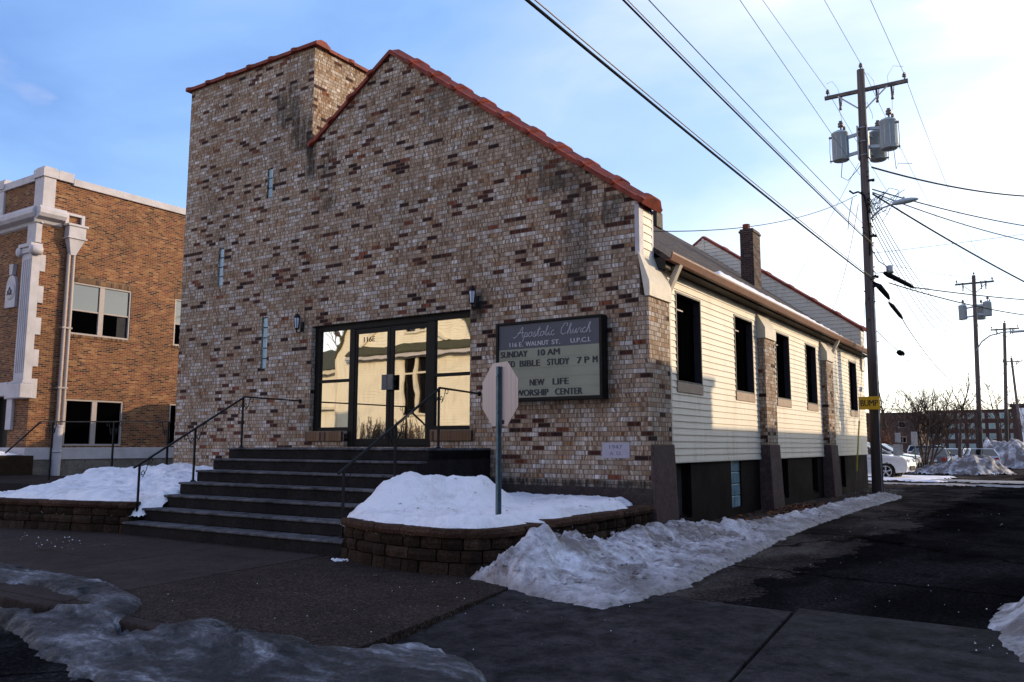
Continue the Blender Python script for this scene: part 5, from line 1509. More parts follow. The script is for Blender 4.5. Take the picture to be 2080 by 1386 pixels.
# ------------------------------------------------------------------ cables
def cable(label, p, q, sag, r, mat='cable', group=None, name='cable', n=20):
    m = MB().tube(bez_sag(p, q, sag, n), r, 6)
    o = m.build(name, M[mat], uv=False); tag(o, label, 'cable', group); return o
YB = -32
cable('thickest black cable crossing the sky, lowest and leftmost of the three from the top centre', (.80, 15.3, 6.52), (.80, YB, 6.6), .33, .020)
cable('tan lashed strand running along the thickest cable', (.83, 15.3, 6.56), (.83, YB, 6.66), .33, .009, 'strand')
cable('second thick cable crossing the sky, just right of the thickest one', (.90, 15.3, 7.56), (.90, YB, 7.6), .33, .015)
cable('light strand lashed to the second thick cable', (.925, 15.3, 7.59), (.925, YB, 7.63), .33, .008, 'strand')
cable('thin dark wire beside the second thick cable, running to the near pole', (.94, 15.3, 7.92), (.96, YB, 7.95), .36, .008)
cable('power wire from the left end of the near crossarm to the top edge', (-.30, 15.59, 13.05), (-.30, YB, 13.05), .45, .007, 'wire')
cable('neutral wire passing in front of the left transformer on the near pole', (.62, 15.25, 9.9), (.2, YB, 12.2), .1, .007, 'wire')
cable('power wire from the near pole top to the top edge', (.80, 15.34, 13.62), (.85, YB, 13.4), .45, .007, 'wire')
cable('power wire from the right end of the near crossarm to the top edge', (2.02, 15.59, 13.05), (2.02, YB, 13.05), .45, .007, 'wire')
cable('power wire from the left end of the near crossarm to the second pole', (-.30, 15.59, 13.05), (.24, 50.19, 12.4), .75, .007, 'wire')
cable('power wire from the top of the near pole to the second pole', (.80, 15.34, 13.62), (1.3, 49.94, 12.8), .75, .007, 'wire')
cable('power wire from the right end of the near crossarm to the second pole', (2.02, 15.59, 13.05), (2.32, 50.19, 12.4), .75, .007, 'wire')
for k in range(5):
    cable('thin wire in the parallel bundle between the near and second poles', (.86, 15.25, 9.15 - .22 * k), (1.0, 49.85, 9.7 - .34 * k), 1.35 + .07 * k, .012, 'cable', 'bundle of secondary wires')
cable('black cable sagging from the black splice cases to the second pole, lower of two', (1.42, 17.2, 5.28), (1.1, 49.8, 5.6), 1.0, .014)
cable('black cable sagging to the second pole, upper of two above the splice cases', (.95, 15.35, 7.5), (1.12, 49.8, 6.7), 1.35, .010)
cable('thin wire carrying a black cable coil between the near and second poles', (.80, 15.4, 4.95), (1.05, 49.8, 3.6), .30, .010)
RP = (8.22, 34.0)
cable('thick twisted service cable leaving the near pole to the right, just below the transformers', (.95, 15.45, 10.15), (8.2, 33.9, 12.95), .55, .028)
cable('upper black service cable to the right from the cable knot above the street light', (.95, 15.35, 9.4), (8.2, 33.9, 10.95), .35, .020)
cable('middle black service cable to the right from the cable knot above the street light', (.95, 15.35, 9.3), (8.2, 33.9, 10.1), .45, .018)
cable('steep black service cable dropping to the right behind the street light head', (.95, 15.35, 9.25), (8.2, 33.9, 6.6), .30, .028)
cable('straight thin wire rising gently to the right edge of the photo', (.95, 15.35, 7.35), (8.2, 33.9, 11.6), .05, .008)
cable('upper black cable leaving the splice case to the right edge', (1.85, 16.2, 6.30), (8.2, 33.9, 7.75), .15, .019)
cable('lower black cable leaving the splice case to the right edge', (1.2, 15.8, 6.45), (8.2, 33.9, 7.05), .45, .019)
cable('thin grey wire leaving the splice case to the right edge', (1.3, 15.8, 7.0), (8.2, 33.9, 8.3), .2, .006, 'wire')
cable('thin service wire from the near pole across the sky to the roof behind the gable', (.50, 15.3, 9.28), (-.4, .62, 5.0), .35, .009)
cable('slack dark service wire from the near pole down to the rear tiled gable', (.50, 15.4, 9.0), (-.95, 17.9, 6.08), .35, .009)
cable('faint straight wire from the near pole to the rear tiled gable near the chimney', (.58, 15.4, 10.35), (-2.2, 17.9, 7.2), .05, .006, 'wire')
for (za, zb, xa, xb, lab) in ((12.4, 11.4, 2.32, 3.04, 'right'), (12.4, 11.4, .24, 1.14, 'left')):
    cable('power wire from the second pole to the third pole, on the %s crossarm end' % lab, (xa, 50.19, za), (xb, 68.19, zb), .35, .008, 'wire')
cable('black cable from the second pole sagging away to the third pole', (1.3, 50, 9.4), (1.9, 68, 7.2), .5, .016)
cable('lower cable from the second pole to the third pole', (1.2, 50, 6.0), (1.75, 68, 4.9), .4, .016)
cable('cable from the third pole to the leaning farthest pole', (1.8, 68, 7.0), (1.6, 95, 6.6), .5, .02)
# splice cases and coil hanging on the cables
sc = thing('splice_case', 'long black splice case hanging on the cables right of the near pole', 'splice case', (1.3, 15.8, 6.5))
MB().tube([(1.12, 15.55, 6.74), (1.22, 15.65, 6.68), (1.75, 16.1, 6.36), (1.85, 16.2, 6.28)], [.05, .085, .065, .03], 10).tube([(.72, 15.3, 7.0), (.9, 15.4, 6.72), (1.12, 15.55, 6.74)], .016, 6).tube([(.80, 15.32, 7.55), (1.0, 15.45, 7.1), (1.25, 15.65, 6.9)], .014, 6).tube([(1.85, 16.2, 6.28), (2.2, 16.9, 6.33)], .014, 6).build('case', M['cable'], sc)
MB().lathe([(.0, .0), (.10, .0), (.115, .05), (.11, .20), (.07, .25), (.0, .26)], (1.28, 15.66, 6.72), 12).build('terminal_cap', M['galv'], sc)
sc2 = thing('splice_case', 'ragged black splice case hanging close against the near pole', 'splice case', (.95, 15.4, 6.2))
MB().tube([(.86, 15.35, 6.40), (.98, 15.42, 6.30), (1.16, 15.62, 6.02), (1.20, 15.7, 5.92)], [.04, .09, .075, .04], 9).tube([(.74, 15.3, 6.5), (.86, 15.35, 6.40)], .03, 6).build('case', M['cable'], sc2)
sc3 = thing('splice_case', 'small black splice case, lowest of the three right of the near pole', 'splice case', (1.4, 16.3, 5.6))
MB().tube([(1.16, 15.9, 5.84), (1.22, 16.1, 5.76), (1.36, 16.6, 5.50), (1.40, 16.75, 5.42)], [.03, .065, .06, .03], 9).tube([(1.20, 15.7, 5.92), (1.16, 15.9, 5.84)], .014, 6).tube([(1.40, 16.75, 5.42), (1.42, 17.2, 5.28)], .014, 6).build('case', M['cable'], sc3)
co = MB()
for k in range(16):
    a_ = [2 * pi * i / 18 for i in range(19)]; c0 = Vector((.93, 19.3, 4.58))
    co.tube([c0 + Vector(((.02 + .006 * k) * cos(t), .06 * cos(t), (.01 + .0045 * k) * sin(t) - .02 * cos(t) + random.uniform(-.02, .02))) for t in a_], .022, 5, cap=False)
tag(co.build('cable_coil', M['cable'], uv=False), 'black cable coil hanging on a wire between the poles', 'cable coil')
kn = thing('cable_knot', 'tangle of black drop cables looped around the near pole above the street light', 'cable tangle', (.9, 15.3, 9))
random.seed(5)
km = MB()
for k in range(16):
    p = Vector((.78, 15.25, random.uniform(8.2, 9.3))); q = Vector((random.uniform(1.0, 1.9), random.uniform(15.2, 15.7), random.uniform(8.7, 9.35)))
    mid = (p + q) / 2 + Vector((random.uniform(-.1, .3), 0, random.uniform(-.45, .35)))
    km.tube([p, p.lerp(mid, .5) + Vector((0, 0, random.uniform(-.2, .2))), mid, q], .009, 5)
km.build('drop_loop', M['cable'], kn, uv=False)
def RC(p, r, n): MB().tube(p, r, n).build('riser_cable', M['cable'], kn, uv=False)
RC([(.55, 15.2, 9.35), (.72, 15.18, 9.2), (.80, 15.2, 8.7), (.82, 15.22, 7.9), (.80, 15.22, 7.3)], .028, 7); RC([(.28, 15.3, 9.45), (.40, 15.2, 9.32), (.55, 15.2, 9.35)], .03, 7); pass
RC([(.10, 15.3, 10.4), (.05, 15.3, 9.95), (.25, 15.3, 9.8), (.55, 15.3, 10.1), (.72, 15.3, 10.35)], .012, 5)
RC([(1.62, 15.4, 10.6), (1.66, 15.4, 9.95), (1.72, 15.5, 10.15), (2.1, 15.6, 10.1)], .009, 5)
RC([(.35, 15.3, 9.2), (.22, 15.3, 8.6), (.15, 15.4, 8.2)], .012, 5)
for xa, xb in ((.0, .06), (.86, 1.05), (1.62, 1.48)): RC([(xa, 15.75, 12.45), ((xa + xb) / 2 + .05, 15.7, 12.0), (xb, 15.5, 11.75)], .006, 4)
for xa in (-.3, .8, 2.02): RC([(xa, 15.5, 13.25), (xa + .15, 15.6, 13.35), (xa + .30, 15.7, 13.1), (xa + .32, 15.75, 12.95)] if xa < 1.5 else [(xa, 15.5, 13.25), (xa - .3, 15.6, 13.4), (xa - .5, 15.7, 13.15), (xa - .5, 15.75, 12.95)], .005, 4)

# ------------------------------------------------------------------ cars
def make_car(kind, paint_m, label, name='parked_car'):
    e = thing(name, label, 'car', (0, 0, 0), 'cars in the snowy car park')
    S = kind == 'suv'
    wr = .365 if S else .325; ax = 1.40 if S else 1.36; hb = .30 if S else .22
    belt = 1.10 if S else .93; roof_z = 1.68 if S else 1.43; W = .93 if S else .89; ra = wr + .06
    def arch(cx_):
        return [(cx_ + ra * cos(a), max(hb, wr + ra * sin(a))) for a in [pi - k * pi / 10 for k in range(11)]]
    pts = [(-2.32, hb + .14)] + [(-ax - ra, hb)] + arch(-ax)[1:-1] + [(-ax + ra, hb)] + [(ax - ra, hb)] + arch(ax)[1:-1] + [(ax + ra, hb)]
    if S: pts += [(2.28, hb + .05), (2.36, .58), (2.33, .84), (2.20, .98), (1.25, 1.12), (-2.15, belt + .04), (-2.34, .98), (-2.38, .6)]
    else: pts += [(2.25, hb + .04), (2.34, .50), (2.28, .70), (2.05, .80), (1.05, .94), (-1.75, belt + .04), (-2.22, .96), (-2.33, .66)]
    b = MB()
    flat = [Vector((p[0], p[1], 0)) for p in pts]; tris = tessellate_polygon([flat]); n = len(pts)
    lv = []
    for (yy, k) in ((-W, 1), (W, 1)):
        lv += [(p[0] * (1 if abs(p[0]) < 2 else .985), yy * (.93 if p[1] > belt - .08 or abs(p[0]) > 2.2 else 1), p[1]) for p in pts]
    b.add(lv, [tuple(t) for t in tris] + [tuple(n + i for i in t) for t in tris] + [(i, (i + 1) % n, n + (i + 1) % n, n + i) for i in range(n)])
    b.build('body', paint_m, e, fix=True, bevel=.05)
    if S: gb = [(1.30, 1.10), (-2.18, 1.13)]; gt_ = [(.42, roof_z - .05), (-1.80, roof_z - .05)]
    else: gb = [(1.10, .92), (-1.85, .95)]; gt_ = [(.25, roof_z - .05), (-1.05, roof_z - .05)]
    wb, wt_ = W * .93, W * .72
    B = [(gb[0][0], -wb, gb[0][1]), (gb[0][0], wb, gb[0][1]), (gb[1][0], wb, gb[1][1]), (gb[1][0], -wb, gb[1][1])]
    T = [(gt_[0][0], -wt_, gt_[0][1]), (gt_[0][0], wt_, gt_[0][1]), (gt_[1][0], wt_, gt_[1][1]), (gt_[1][0], -wt_, gt_[1][1])]
    MB().hexa(B, T).build('window_glass', M['dark_glass'], e, fix=True)
    r_ = MB()
    off = lambda p, k: (p[0], p[1] * k, p[2] + .004)
    r_.hexa([off(p, 1.02) for p in T], [(T[0][0] - .12, -wt_ * .93, roof_z), (T[1][0] - .12, wt_ * .93, roof_z), (T[2][0] + .10, wt_ * .93, roof_z), (T[3][0] + .10, -wt_ * .93, roof_z)])
    for i in range(4): r_.beam(Vector(off(B[i], 1.0)), Vector(off(T[i], 1.01)), .09, .06)
    for xx in ((-.35, -1.3) if S else (-.45,)):
        for s in (-1, 1): r_.beam((xx, s * wb * 1.0, belt), (xx - .05, s * wt_ * 1.015, roof_z - .05), .09, .04)
    r_.build('roof', paint_m, e, fix=True, bevel=.02)
    for cx_ in (-ax, ax):
        for s in (-1, 1):
            t = MB(); y = s * (W - .13)
            prof = [(wr - .10, -.11), (wr - .01, -.11), (wr, -.08), (wr, .08), (wr - .01, .11), (wr - .10, .11)]
            t.lathe(prof, (cx_, y, wr), 22, axis='y', cap=False); t.lathe([(wr - .10, -.02), (.0, -.02)], (cx_, y, wr), 16, axis='y', cap=False); wo = t.build('wheel', M['tyre'], e)
            rm = MB(); q = wr - .10
            rm.lathe([(q, -.08), (q + .005, -.10), (q - .03, -.10), (q - .035, -.06)], (cx_, y, wr), 20, axis='y', cap=False); rm.lathe([(q, .08), (q + .005, .10), (q - .03, .10), (q - .035, .06)], (cx_, y, wr), 20, axis='y', cap=False)
            for k in range(5):
                a = 2 * pi * k / 5 + .3
                for sg_ in (-.09, .09):
                    rm.beam((cx_ + .03 * cos(a), y + s * .075, wr + .03 * sin(a)), (cx_ + q * cos(a + sg_), y + s * .092, wr + q * sin(a + sg_)), .035, .02, up=(0, 1, 0))
            rm.lathe([(.0, -.095), (.06, -.095), (.06, .095), (.0, .095)], (cx_, y, wr), 10, axis='y')
            rm.build('rim', M['rim'], wo)
    for s in (-1, 1):
        z = .80 if S else .66
        MB().box(2.08, 2.335, s * W * .58 - .16, s * W * .58 + .16, z - .03, z + .10).build('headlight', M['headlamp'], e, bevel=.02)
        MB().box(-2.385, -2.12, s * W * .72 - .11, s * W * .72 + .11, z - .0, z + .22).build('tail_light', M['taillamp'], e, bevel=.02)
        MB().box(gb[0][0] - .42, gb[0][0] - .24, s * (W + .09) - .08, s * (W + .09) + .08, belt, belt + .14).build('wing_mirror', paint_m, e, bevel=.02)
    MB().box(2.335, 2.365, -.45, .45, .40, .62).build('grille', M['tyre'], e)
    MB().box(-2.40, -2.385, -.26, .26, .62, .75).build('number_plate', M['white_paint'], e)
    return e
protos = {}
def car(kind, pm_, x, y, rot, label):
    key = (kind, pm_)
    if key not in protos: o = protos[key] = make_car(kind, M[pm_], label)
    else:
        o = copy_tree(protos[key]); o['label'] = label
    o.location = (x, y, ground_z(y)); o.rotation_euler = (0, 0, radians(rot))
    return o
car('suv', 'car_white', -2.62, 29.6, -4, 'white vehicle behind the church corner, front wheel showing beside the near pole')
car('suv', 'car_silver', -3.75, 41.2, -6, 'silver snow dusted car just behind the small post sign, its bonnet pointing right')
car('sedan', 'car_grey', -1.35, 47.2, 92, 'grey car seen end on, behind the many stemmed bare tree')
car('sedan', 'car_white', -1.0, 56.5, 84, 'white car end on, right of the bare tree in the second row')
car('sedan', 'car_silver', 1.05, 48.4, 100, 'pale car with red tail lamps tucked behind the dirty snow pile')
car('sedan', 'car_blue', -5.0, 52.0, -5, 'slate blue car behind the silver one in the second row')
car('sedan', 'car_dark', -3.2, 58.5, 86, 'black car end on, left of the white one in the second row')
car('suv', 'car_dark', 2.6, 66.0, 82, 'black car beyond the far snow pile at the right edge')
car('suv', 'car_grey', 4.6, 78.0, 95, 'grey car farthest right, by the leaning pole')
car('sedan', 'car_white', -7.6, 66.0, 90, 'white car in the back row farthest left')
car('suv', 'car_blue', -4.4, 72.0, 88, 'slate blue sport utility vehicle in the back row')
car('sedan', 'car_dark', -1.6, 74.0, 92, 'black car in the back row under the brick flats')
car('sedan', 'car_silver', 0.9, 76.0, 90, 'silver car in the back row right of the black one')
car('sedan', 'car_dark', -9.2, 46.0, -3, 'black car pointing right, half hidden behind the near pole')
car('suv', 'car_silver', -7.2, 57.5, 4, 'silver tall car behind the slate blue one')
car('sedan', 'car_grey', 3.2, 82.0, 88, 'grey low car in the back row under the white panel')
car('suv', 'car_white', -6.3, 79.0, 91, 'white tall car in the farthest row at the left')
car('sedan', 'car_white', -0.4, 84.0, 90, 'white low car in the farthest row in the middle')
# snow lying on the silver car's bonnet belongs to the car park snow
def patch(x0, x1, y0, y1, h, seed, st=.12, edge=.8, lump=.4, flat=0.05):
    def fn(x, y):
        d = min(x - x0, x1 - x, (y - y0) * 1.0, (y1 - y) * 1.0) + .5 * fbm(x * .8, y * .8, seed) + .15 * fbm(x * 3, y * 3, seed)
        if d < 0: return None
        return ground_z(y) + .012 + flat * sstep(0, .3, d) + h * sstep(0, edge, d) * (1 + lump * fbm(x * 1.3, y * 1.3, seed + 3)) + .10 * h * fbm(x * 4, y * 4, seed + 5)
    return field(x0 - .5, x1 + .5, y0 - .5, y1 + .5, st, fn)
tag(patch(-3.2, 1.0, 26.6, 33.5, .05, 1).build('car_park_snow', M['snow']), kind='stuff')
tag(patch(-14, -2.0, 32, 39, .05, 7, .25).build('car_park_snow', M['snow_dirty']), kind='stuff')
tag(patch(-2.6, 6.5, 22.8, 23.9, .01, 4).build('alley_snow_streak', M['snow_dirty']), kind='stuff')
tag(patch(0.4, 6.5, 26.6, 29.0, .01, 9).build('alley_snow_streak', M['snow_dirty']), kind='stuff')
tag(patch(-40, 30, 84, 96, .3, 2, .8, 2).build('car_park_snow', M['snow']), kind='stuff')
def pile(x, y):
    d = 1 - ((x - .55) / 2.7) ** 2 - ((y - 41.2) / 2.6) ** 2 + .25 * fbm(x, y, 2)
    if d < 0: return None
    h = .92 * sstep(0, .8, d) * (.42 + .58 * sstep(-1, 1.5, x)) * (1 + .35 * fbm(x * 1.2, y * 1.2, 6)) + .12 * fbm(x * 3.5, y * 3.5, 1) + .10 * abs(fbm(x * 7, y * 7, 4))
    return ground_z(y) + max(0, h)
tag(field(-2.9, 3.9, 38, 44.4, .09, pile).build('snow_pile', M['snow_pile']), kind='stuff')
def pile2(x, y):
    d = 1 - ((x - 3.2) / 4.2) ** 2 - ((y - 61) / 3.6) ** 2 + .25 * fbm(x * .8, y * .8, 12)
    if d < 0: return None
    return ground_z(y) + 2.1 * sstep(0, .9, d) * (1 - .10 * (x - 1)) * (1 + .3 * fbm(x, y, 16)) + .15 * fbm(x * 3, y * 3, 11)
tag(field(-1.2, 8, 57, 65, .14, pile2).build('snow_pile', M['snow_pile']), kind='stuff')

# small post signs
def post_sign(x, y, h, w, hh, label):
    e = thing('post_sign', label, 'sign', (x, y, ground_z(y)))
    MB().box(x - .03, x + .03, y - .02, y + .02, -.4, h).build('post', M['sign_post'], e)
    MB().box(x - w / 2, x + w / 2, y - .035, y - .022, h - hh, h + .02).build('sign_panel', M['galv'], e, bevel=.01)
post_sign(-.93, 30.0, 1.42, .42, .5, 'low square sign on a dark post in front of the silver car')
post_sign(-1.15, 37.0, 2.1, .30, .75, 'tall narrow post sign behind the square one in the car park')
post_sign(-3.6, 48.0, 2.2, .35, .6, 'small pale post sign near the rust coloured bush')

# ------------------------------------------------------------------ bare trees
def bare_tree(name, label, base, stems, height, spread, seed, levels=4, group='bare trees in the car park', r0=.10, droop=0, leaf=None, tw=.012):
    rnd = random.Random(seed); e = thing(name, label, 'tree', base, group)
    tr_, cr_ = MB(), MB(); lf = MB()
    def grow(p, d, ln, r, lev):
        n = 3; pts = [p]; dd = d.copy()
        for i in range(n):
            dd = (dd + Vector((rnd.gauss(0, .13), rnd.gauss(0, .13), rnd.gauss(.05, .07)))).normalized()
            pts.append(pts[-1] + dd * ln / n)
        r1 = max(tw * .5, r * .62)
        (tr_ if lev == 0 else cr_).tube(pts, [r + (r1 - r) * i / n for i in range(n + 1)], 6 if lev == 0 else (4 if lev < 2 else 3), cap=False)
        if lev >= levels:
            if leaf:
                for k in range(6):
                    c = pts[-1] + Vector((rnd.gauss(0, .2), rnd.gauss(0, .2), rnd.gauss(0, .2))); s = .09
                    lf.poly([c + Vector((rnd.uniform(-s, s), rnd.uniform(-s, s), rnd.uniform(-s, s))) for _ in range(3)])
            return
        kids = 3 if lev < 2 else rnd.choice((3, 4))
        for k in range(kids):
            t = .35 + .65 * (k + rnd.random() * .6) / kids
            i = min(n - 1, int(t * n)); q = pts[i].lerp(pts[i + 1], t * n - i)
            side = Vector((rnd.gauss(0, 1), rnd.gauss(0, 1), rnd.gauss(.15, .4))).normalized()
            nd = (dd * (1.0 - spread * .4) + side * spread).normalized()
            grow(q, nd, ln * rnd.uniform(.52, .74), max(tw * .5, r1 * rnd.uniform(.5, .8)), lev + 1)
        grow(pts[-1], dd, ln * .66, r1, lev + 1)
    for s in range(stems):
        a = 2 * pi * s / stems + rnd.random(); t = .35 if stems > 1 else .04
        grow(Vector(base) + Vector((.10 * cos(a), .10 * sin(a), -.1)) * (1 if stems > 1 else 0), Vector((t * cos(a), t * sin(a), 1)).normalized(), height * .42, r0, 0)
    tr_.build('trunk', M['bark'], e, uv=False); cr_.build('crown', M['twig'], e, uv=False)
    if leaf: lf.build('leaves', M[leaf], e, uv=False)
    return e
bare_tree('bare_tree', 'many stemmed bare tree growing from the left end of the dirty snow pile', (-1.15, 41.5, .15), 6, 4.9, .62, 4, levels=4, r0=.07, tw=.022)
bare_tree('bare_tree', 'bare single trunk tree behind the dirty snow pile', (0.05, 46, -.35), 1, 6.0, .6, 8, levels=4, r0=.14, tw=.022)
bare_tree('bare_tree', 'slim bare tree right of the second utility pole in front of the brick flats', (2.6, 74, -.4), 1, 6.2, .55, 15, levels=4, r0=.13, tw=.03)
bare_tree('bare_tree', 'bare tree showing over the roof of the dark flats left of the bare shrubs', (-15.5, 120, -.4), 1, 11, .6, 21, levels=4, r0=.3, tw=.06)
bare_tree('bare_tree', 'faint bare tree top over the flats beside the third utility pole', (-4.0, 175, -.4), 1, 14.5, .6, 27, levels=4, r0=.3, tw=.07)
bare_tree('leafy_bush', 'bush with rust coloured dead leaves behind the white vehicle', (-6.6, 60, -.4), 3, 3.6, .7, 31, levels=3, r0=.06, leaf='dead_leaf', group='bushes', tw=.02)

# ------------------------------------------------------------------ far buildings
def flats(name, label, x0, x1, y, z1, cols, floors, zf, fh, wwin, hwin, glass, wallm):
    e = thing(name, label, 'building', ((x0 + x1) / 2, y, 0))
    MB().box(x0, x1, y, y + 16, -.5, z1).build('wall', M[wallm], e)
    MB().box(x0 - .2, x1 + .2, y - .2, y + 16.2, z1, z1 + .22).build('roof_edge', M['soffit'], e)
    for c in range(cols):
        for f_ in range(floors):
            x = x0 + (x1 - x0) * (c + .5) / cols; z = zf + fh * f_
            wn_ = MB().box(x - wwin / 2 - .1, x + wwin / 2 + .1, y - .03, y + .05, z - .1, z + hwin + .1).build('window', M['vinyl'], e)
            MB().box(x - wwin / 2, x - .05, y - .06, y - .031, z, z + hwin).box(x + .05, x + wwin / 2, y - .06, y - .031, z, z + hwin).build('pane', M[glass], wn_)
flats('brick_flats', 'dark red brick block of flats with rows of pale windows behind the car park', -22.0, 4.0, 215, 9.75, 12, 4, .6, 2.42, 1.25, 1.2, 'far_glass', 'far_brick')
flats('brick_hall', 'low dark brick hall with few windows behind the rust coloured bush', -62, -17, 160, 7.4, 9, 2, 2.0, 2.8, 1.1, 1.0, 'dark_glass', 'dark_brick')
db = thing('dark_shop', 'dark building with a white panel at the right edge of the photo', 'building', (6, 100, 0))
MB().box(.9, 14, 100, 116, -.5, 5.9).build('wall', M['far_brick'], db); MB().box(.7, 14.2, 99.8, 116.2, 5.9, 6.2).build('roof_edge', M['soffit'], db)
MB().box(1.55, 4.2, 99.85, 99.99, 1.6, 5.7).build('white_panel', M['white_paint'], db)

# ------------------------------------------------------------------ buildings outside the frame that shade the scene or show in the door glass
def block_house(name, label, x0, x1, y0, y1, h, wallm, side_windows=True):
    e = thing(name, label, 'building', ((x0 + x1) / 2, (y0 + y1) / 2, 0))
    MB().box(x0, x1, y0, y1, -.5, h).build('wall', M[wallm], e)
    MB().box(x0 - .1, x1 + .1, y0 - .1, y1 + .1, h, h + .15).build('roof_edge', M['soffit'], e)
    if side_windows:
        k = int((y1 - y0) / 4)
        for i in range(k):
            y = y0 + (i + .5) * (y1 - y0) / k
            wn_ = MB().box(x0 - .04, x0 + .05, y - .6, y + .6, 1.6, 3.0).build('window', M['white_paint'], e)
            MB().box(x0 - .06, x0 - .041, y - .5, y + .5, 1.7, 2.9).build('pane', M['dark_glass'], wn_)
block_house('brick_shop', 'two storey dark brick shop across the alley from the church', 8.7, 22, -8.4, 13.0, 6.0, 'dark_brick')
block_house('brick_garage', 'long low dark brick garage across the alley from the church', 8.7, 16, 13.05, 30, 5.05, 'dark_brick')
block_house('back_shade_block', 'unseen low brick block behind the church, added to shade the lodge wall', -21.5, -14.5, 11.5, 21, 4.2, 'dark_brick', False)  # added out of view to shade the foot of the lodge wall

hs = thing('cream_house', 'cream clapboard house with flared gable across the street, mirrored in the church doors', 'house', (-22, -22, 0))
HY = -19.7
GP = [(-27.1, -.2), (-17.6, -.2), (-17.6, 6.0), (-18.3, 7.35), (-20.6, 9.2), (-22.35, 10.2), (-24.1, 9.2), (-26.3, 7.45), (-27.1, 6.0)]
LWN = (-22.2, -20.72, 2.9, 5.75); UWN = (-22.1, -20.9, 7.15, 8.5)
w = MB(); w.wall(GP, [rect(*LWN), rect(*UWN)], 'y', HY, HY - .3); w.box(-26.9, -17.8, -32, HY - .3, -.2, 6.0)
w.build('wall', M['siding'], hs)
ls = MB(); z = 0.0
while z < 10.1:
    z2 = z + .125
    def xa(zz):
        for (a, za), (b_, zb) in zip(GP[5:], GP[6:]):
            if zb <= zz <= za: return b_ + (zz - zb) / (za - zb) * (a - b_)
        return -27.1
    def xb(zz):
        for (a, za), (b_, zb) in zip(GP[2:5], GP[3:6]):
            if za <= zz <= zb: return a + (zz - za) / (zb - za) * (b_ - a)
        return -17.6
    segs = [(xa(z), xb(z), xa(z2), xb(z2))]
    for wn_ in (LWN, UWN):
        if wn_[2] - .1 < z < wn_[3] + .05: segs = [(xa(z), wn_[0] - .1, xa(z2), wn_[0] - .1), (wn_[1] + .1, xb(z), wn_[1] + .1, xb(z2))]
    for s in segs:
        ls.poly([(s[1], HY + .022, z), (s[0], HY + .022, z), (s[2], HY + .004, z2), (s[3], HY + .004, z2)])
        ls.poly([(s[0], HY + .022, z), (s[1], HY + .022, z), (s[1], HY + .004, z), (s[0], HY + .004, z)])
    z = z2
ls.build('clapboard', M['siding'], hs)
sk = MB(); v = [(x, yy, zz) for x in (-25.9, -17.0) for yy, zz in ((HY + .005, 6.50), (HY + .50, 6.08), (HY + .50, 6.00), (HY + .005, 6.0))]
sk.add(v, [(0, 1, 2, 3), (7, 6, 5, 4)] + [(j, 4 + j, 4 + (j + 1) % 4, (j + 1) % 4) for j in range(4)]); sk.build('skirt_roof', M['house_roof'], hs, fix=True)
MB().box(-25.85, -17.1, HY + .005, HY + .42, 5.82, 5.99).build('fascia', M['white_terra'], hs)
fl = MB(); cv = [(-25.45, 6.52), (-25.1, 6.66), (-24.7, 6.95), (-24.3, 7.35), (-23.8, 7.95), (-23.2, 8.6), (-22.35, 9.4)]
for a, b_ in zip(cv, cv[1:]):
    fl.hexa([(a[0], HY + .03, a[1]), (a[0] + .25, HY + .03, a[1] - .05), (a[0] + .25, HY + .12, a[1] - .05), (a[0], HY + .12, a[1])], [(b_[0], HY + .03, b_[1]), (b_[0] + .25, HY + .03, b_[1] - .05), (b_[0] + .25, HY + .12, b_[1] - .05), (b_[0], HY + .12, b_[1])])
    m0, m1 = -44.7 - a[0], -44.7 - b_[0]
    fl.hexa([(m0 - .25, HY + .03, a[1] - .05), (m0, HY + .03, a[1]), (m0, HY + .12, a[1]), (m0 - .25, HY + .12, a[1] - .05)], [(m1 - .25, HY + .03, b_[1] - .05), (m1, HY + .03, b_[1]), (m1, HY + .12, b_[1]), (m1 - .25, HY + .12, b_[1] - .05)])
fl.box(-27.14, -26.98, HY - .3, HY + .05, 0, 6.0)
fl.build('rake_trim', M['trim'], hs, fix=True)
for (a, b_, z0, z1) in (LWN, UWN):
    m_ = (a + b_) / 2; f_ = MB()
    f_.box(a - .12, a, HY - .1, HY + .06, z0 - .1, z1 + .12).box(b_, b_ + .12, HY - .1, HY + .06, z0 - .1, z1 + .12).box(a, b_, HY - .1, HY + .06, z1, z1 + .12).box(a, b_, HY - .1, HY + .09, z0 - .1, z0).box(m_ - .08, m_ + .08, HY - .1, HY + .05, z0, z1)
    if z1 - z0 > 2: f_.box(a, m_ - .08, HY - .1, HY + .04, z1 - .85, z1 - .75).box(m_ + .08, b_, HY - .1, HY + .04, z1 - .85, z1 - .75)
    wf = f_.build('window', M['trim'], hs)
    MB().box(a, b_, HY - .08, HY - .07, z0, z1).build('pane', M['dark_glass'], wf)
rr = MB()
for a, b_ in zip(GP[2:], GP[3:]):
    o_ = .15; rr.hexa([(a[0], HY + o_, a[1]), (b_[0], HY + o_, b_[1]), (b_[0], -32.2, b_[1]), (a[0], -32.2, a[1])], [(a[0], HY + o_, a[1] + .18), (b_[0], HY + o_, b_[1] + .18), (b_[0], -32.2, b_[1] + .18), (a[0], -32.2, a[1] + .18)])
rr.build('roof', M['house_roof'], hs, fix=True)
h2 = thing('cream_bungalow', 'cream house with a green grey roof across the street, left half of the door reflection', 'house', (-40, -29, 0))
MB().box(-52, -29.2, -32.6, -24.9, -.2, 6.02).build('wall', M['siding'], h2)
v = [(-52.3, -24.4, 6.0), (-29.0, -24.4, 6.0), (-29.0, -28.6, 7.95), (-52.3, -28.6, 7.95), (-52.3, -32.8, 6.0), (-29.0, -32.8, 6.0)]
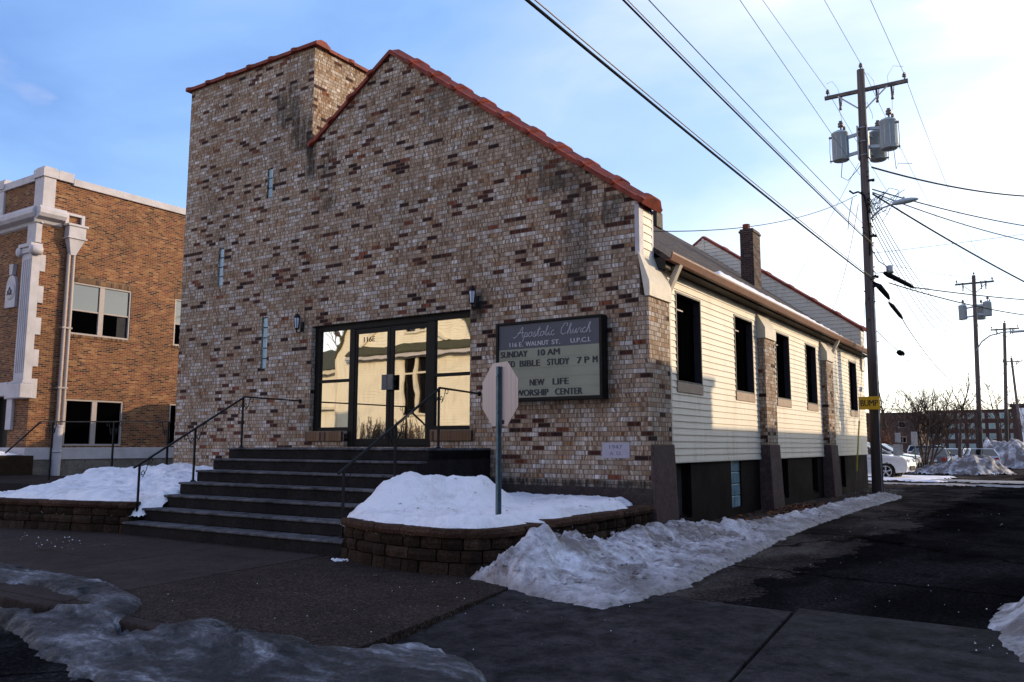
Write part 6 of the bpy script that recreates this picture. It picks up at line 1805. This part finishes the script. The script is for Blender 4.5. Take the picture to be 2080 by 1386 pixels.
MB().add(v, [(0, 1, 2, 3), (3, 2, 5, 4), (1, 5, 2), (0, 3, 4)]).build('roof', M['house_roof'], h2)
MB().box(-52, -29.1, -24.88, -24.6, 3.55, 3.75).box(-52, -29.1, -24.88, -24.5, 5.8, 5.98).build('trim_band', M['trim'], h2)
bare_tree('bare_tree', 'bare street tree behind the cream houses, mirrored in the left sidelight', (-41.0, -36.5, 0), 1, 14, .55, 41, levels=4, r0=.3, tw=.05, group='bare trees across the street')
bare_tree('bare_tree', 'bare tree at the right side of the alley beside the garage', (8.25, 25.5, -.2), 1, 10.5, .62, 52, levels=4, r0=.14, tw=.02, group='bare trees along the alley')
hg = thing('twig_hedge', 'brown twiggy hedge under the window of the cream house', 'hedge', (-22, -18.9, 0))
hm = MB(); rnd = random.Random(9)
for k in range(900):
    x = rnd.uniform(-24.4, -20.4); y = rnd.uniform(-19.4, -18.5); z = rnd.uniform(0, 2.0)
    p = Vector((x, y, z)); hm.tube([p, p + Vector((rnd.gauss(0, .12), rnd.gauss(0, .10), rnd.uniform(.4, .85)))], .012, 3, cap=False)
hm.build('twigs', M['twig'], hg, uv=False)
MB().box(-70, 8, -40, -16.5, -.12, .03).build('yard', M['snow_dirty'], kind='structure')

# ------------------------------------------------------------------ labels for the setting
SET = {'ground': ('worn patched asphalt of the alley, street and car park', 'ground'), 'pavement': ('damp concrete pavement slabs in front of the steps', 'pavement'), 'kerb': ('low concrete kerb along the pavement edge', 'kerb'),
       'driveway': ('smooth grey concrete apron where the alley meets the street', 'driveway'), 'leaf_litter': ('dark leaf litter along the foot of the side wall', 'leaf litter'), 'fallen_leaves': ('scattered dead leaves at the foot of the side wall', 'leaves'),
       'roof_snow': ('long strip of snow lying along the roof edge above the gutter', 'snow'), 'street_ice': ('sheet of grey refrozen ice across the gutter in the foreground', 'ice'), 'snow_crumbs': ('crumbs of snow and ice scattered on the pavement', 'snow'),
       'planter_soil': ('soil under the snow in the right planter', 'soil'), 'yard': ('snowy front yard of the houses across the street', 'yard'), 'planter_snow': ('snow heap in the planter around the stop sign', 'snow'), 'planter_snow.001': ('long snow heap in the planter left of the steps', 'snow'),
       'snow_bank': ('gritty ploughed snow bank along the church side of the alley', 'snow'), 'snow_bank.001': ('small dirty snow bank at the lower right edge', 'snow'), 'terrace_snow': ('snow on the dark planter at the lodge entrance', 'snow'), 'ground_snow': ('thin snow on the ground before the lodge', 'snow'),
       'car_park_snow': ('packed snow in front of the white vehicle', 'snow'), 'car_park_snow.001': ('dirty packed snow behind the white vehicle', 'snow'), 'car_park_snow.002': ('snow along the back of the car park', 'snow'),
       'alley_snow_streak': ('nearer thin streak of slush across the alley', 'slush'), 'alley_snow_streak.001': ('farther thin streak of slush across the alley', 'slush'), 'snow_chunks': ('broken icy chunks lying on the ploughed bank beside the church', 'snow'), 'snow_pile': ('dirty ploughed snow pile around the bare tree and second pole', 'snow'), 'snow_pile.001': ('far snow pile at the right edge of the car park', 'snow')}
for o in list(COL.objects):
    if o.name in SET and o.parent is None:
        o['label'], o['category'] = SET[o.name]
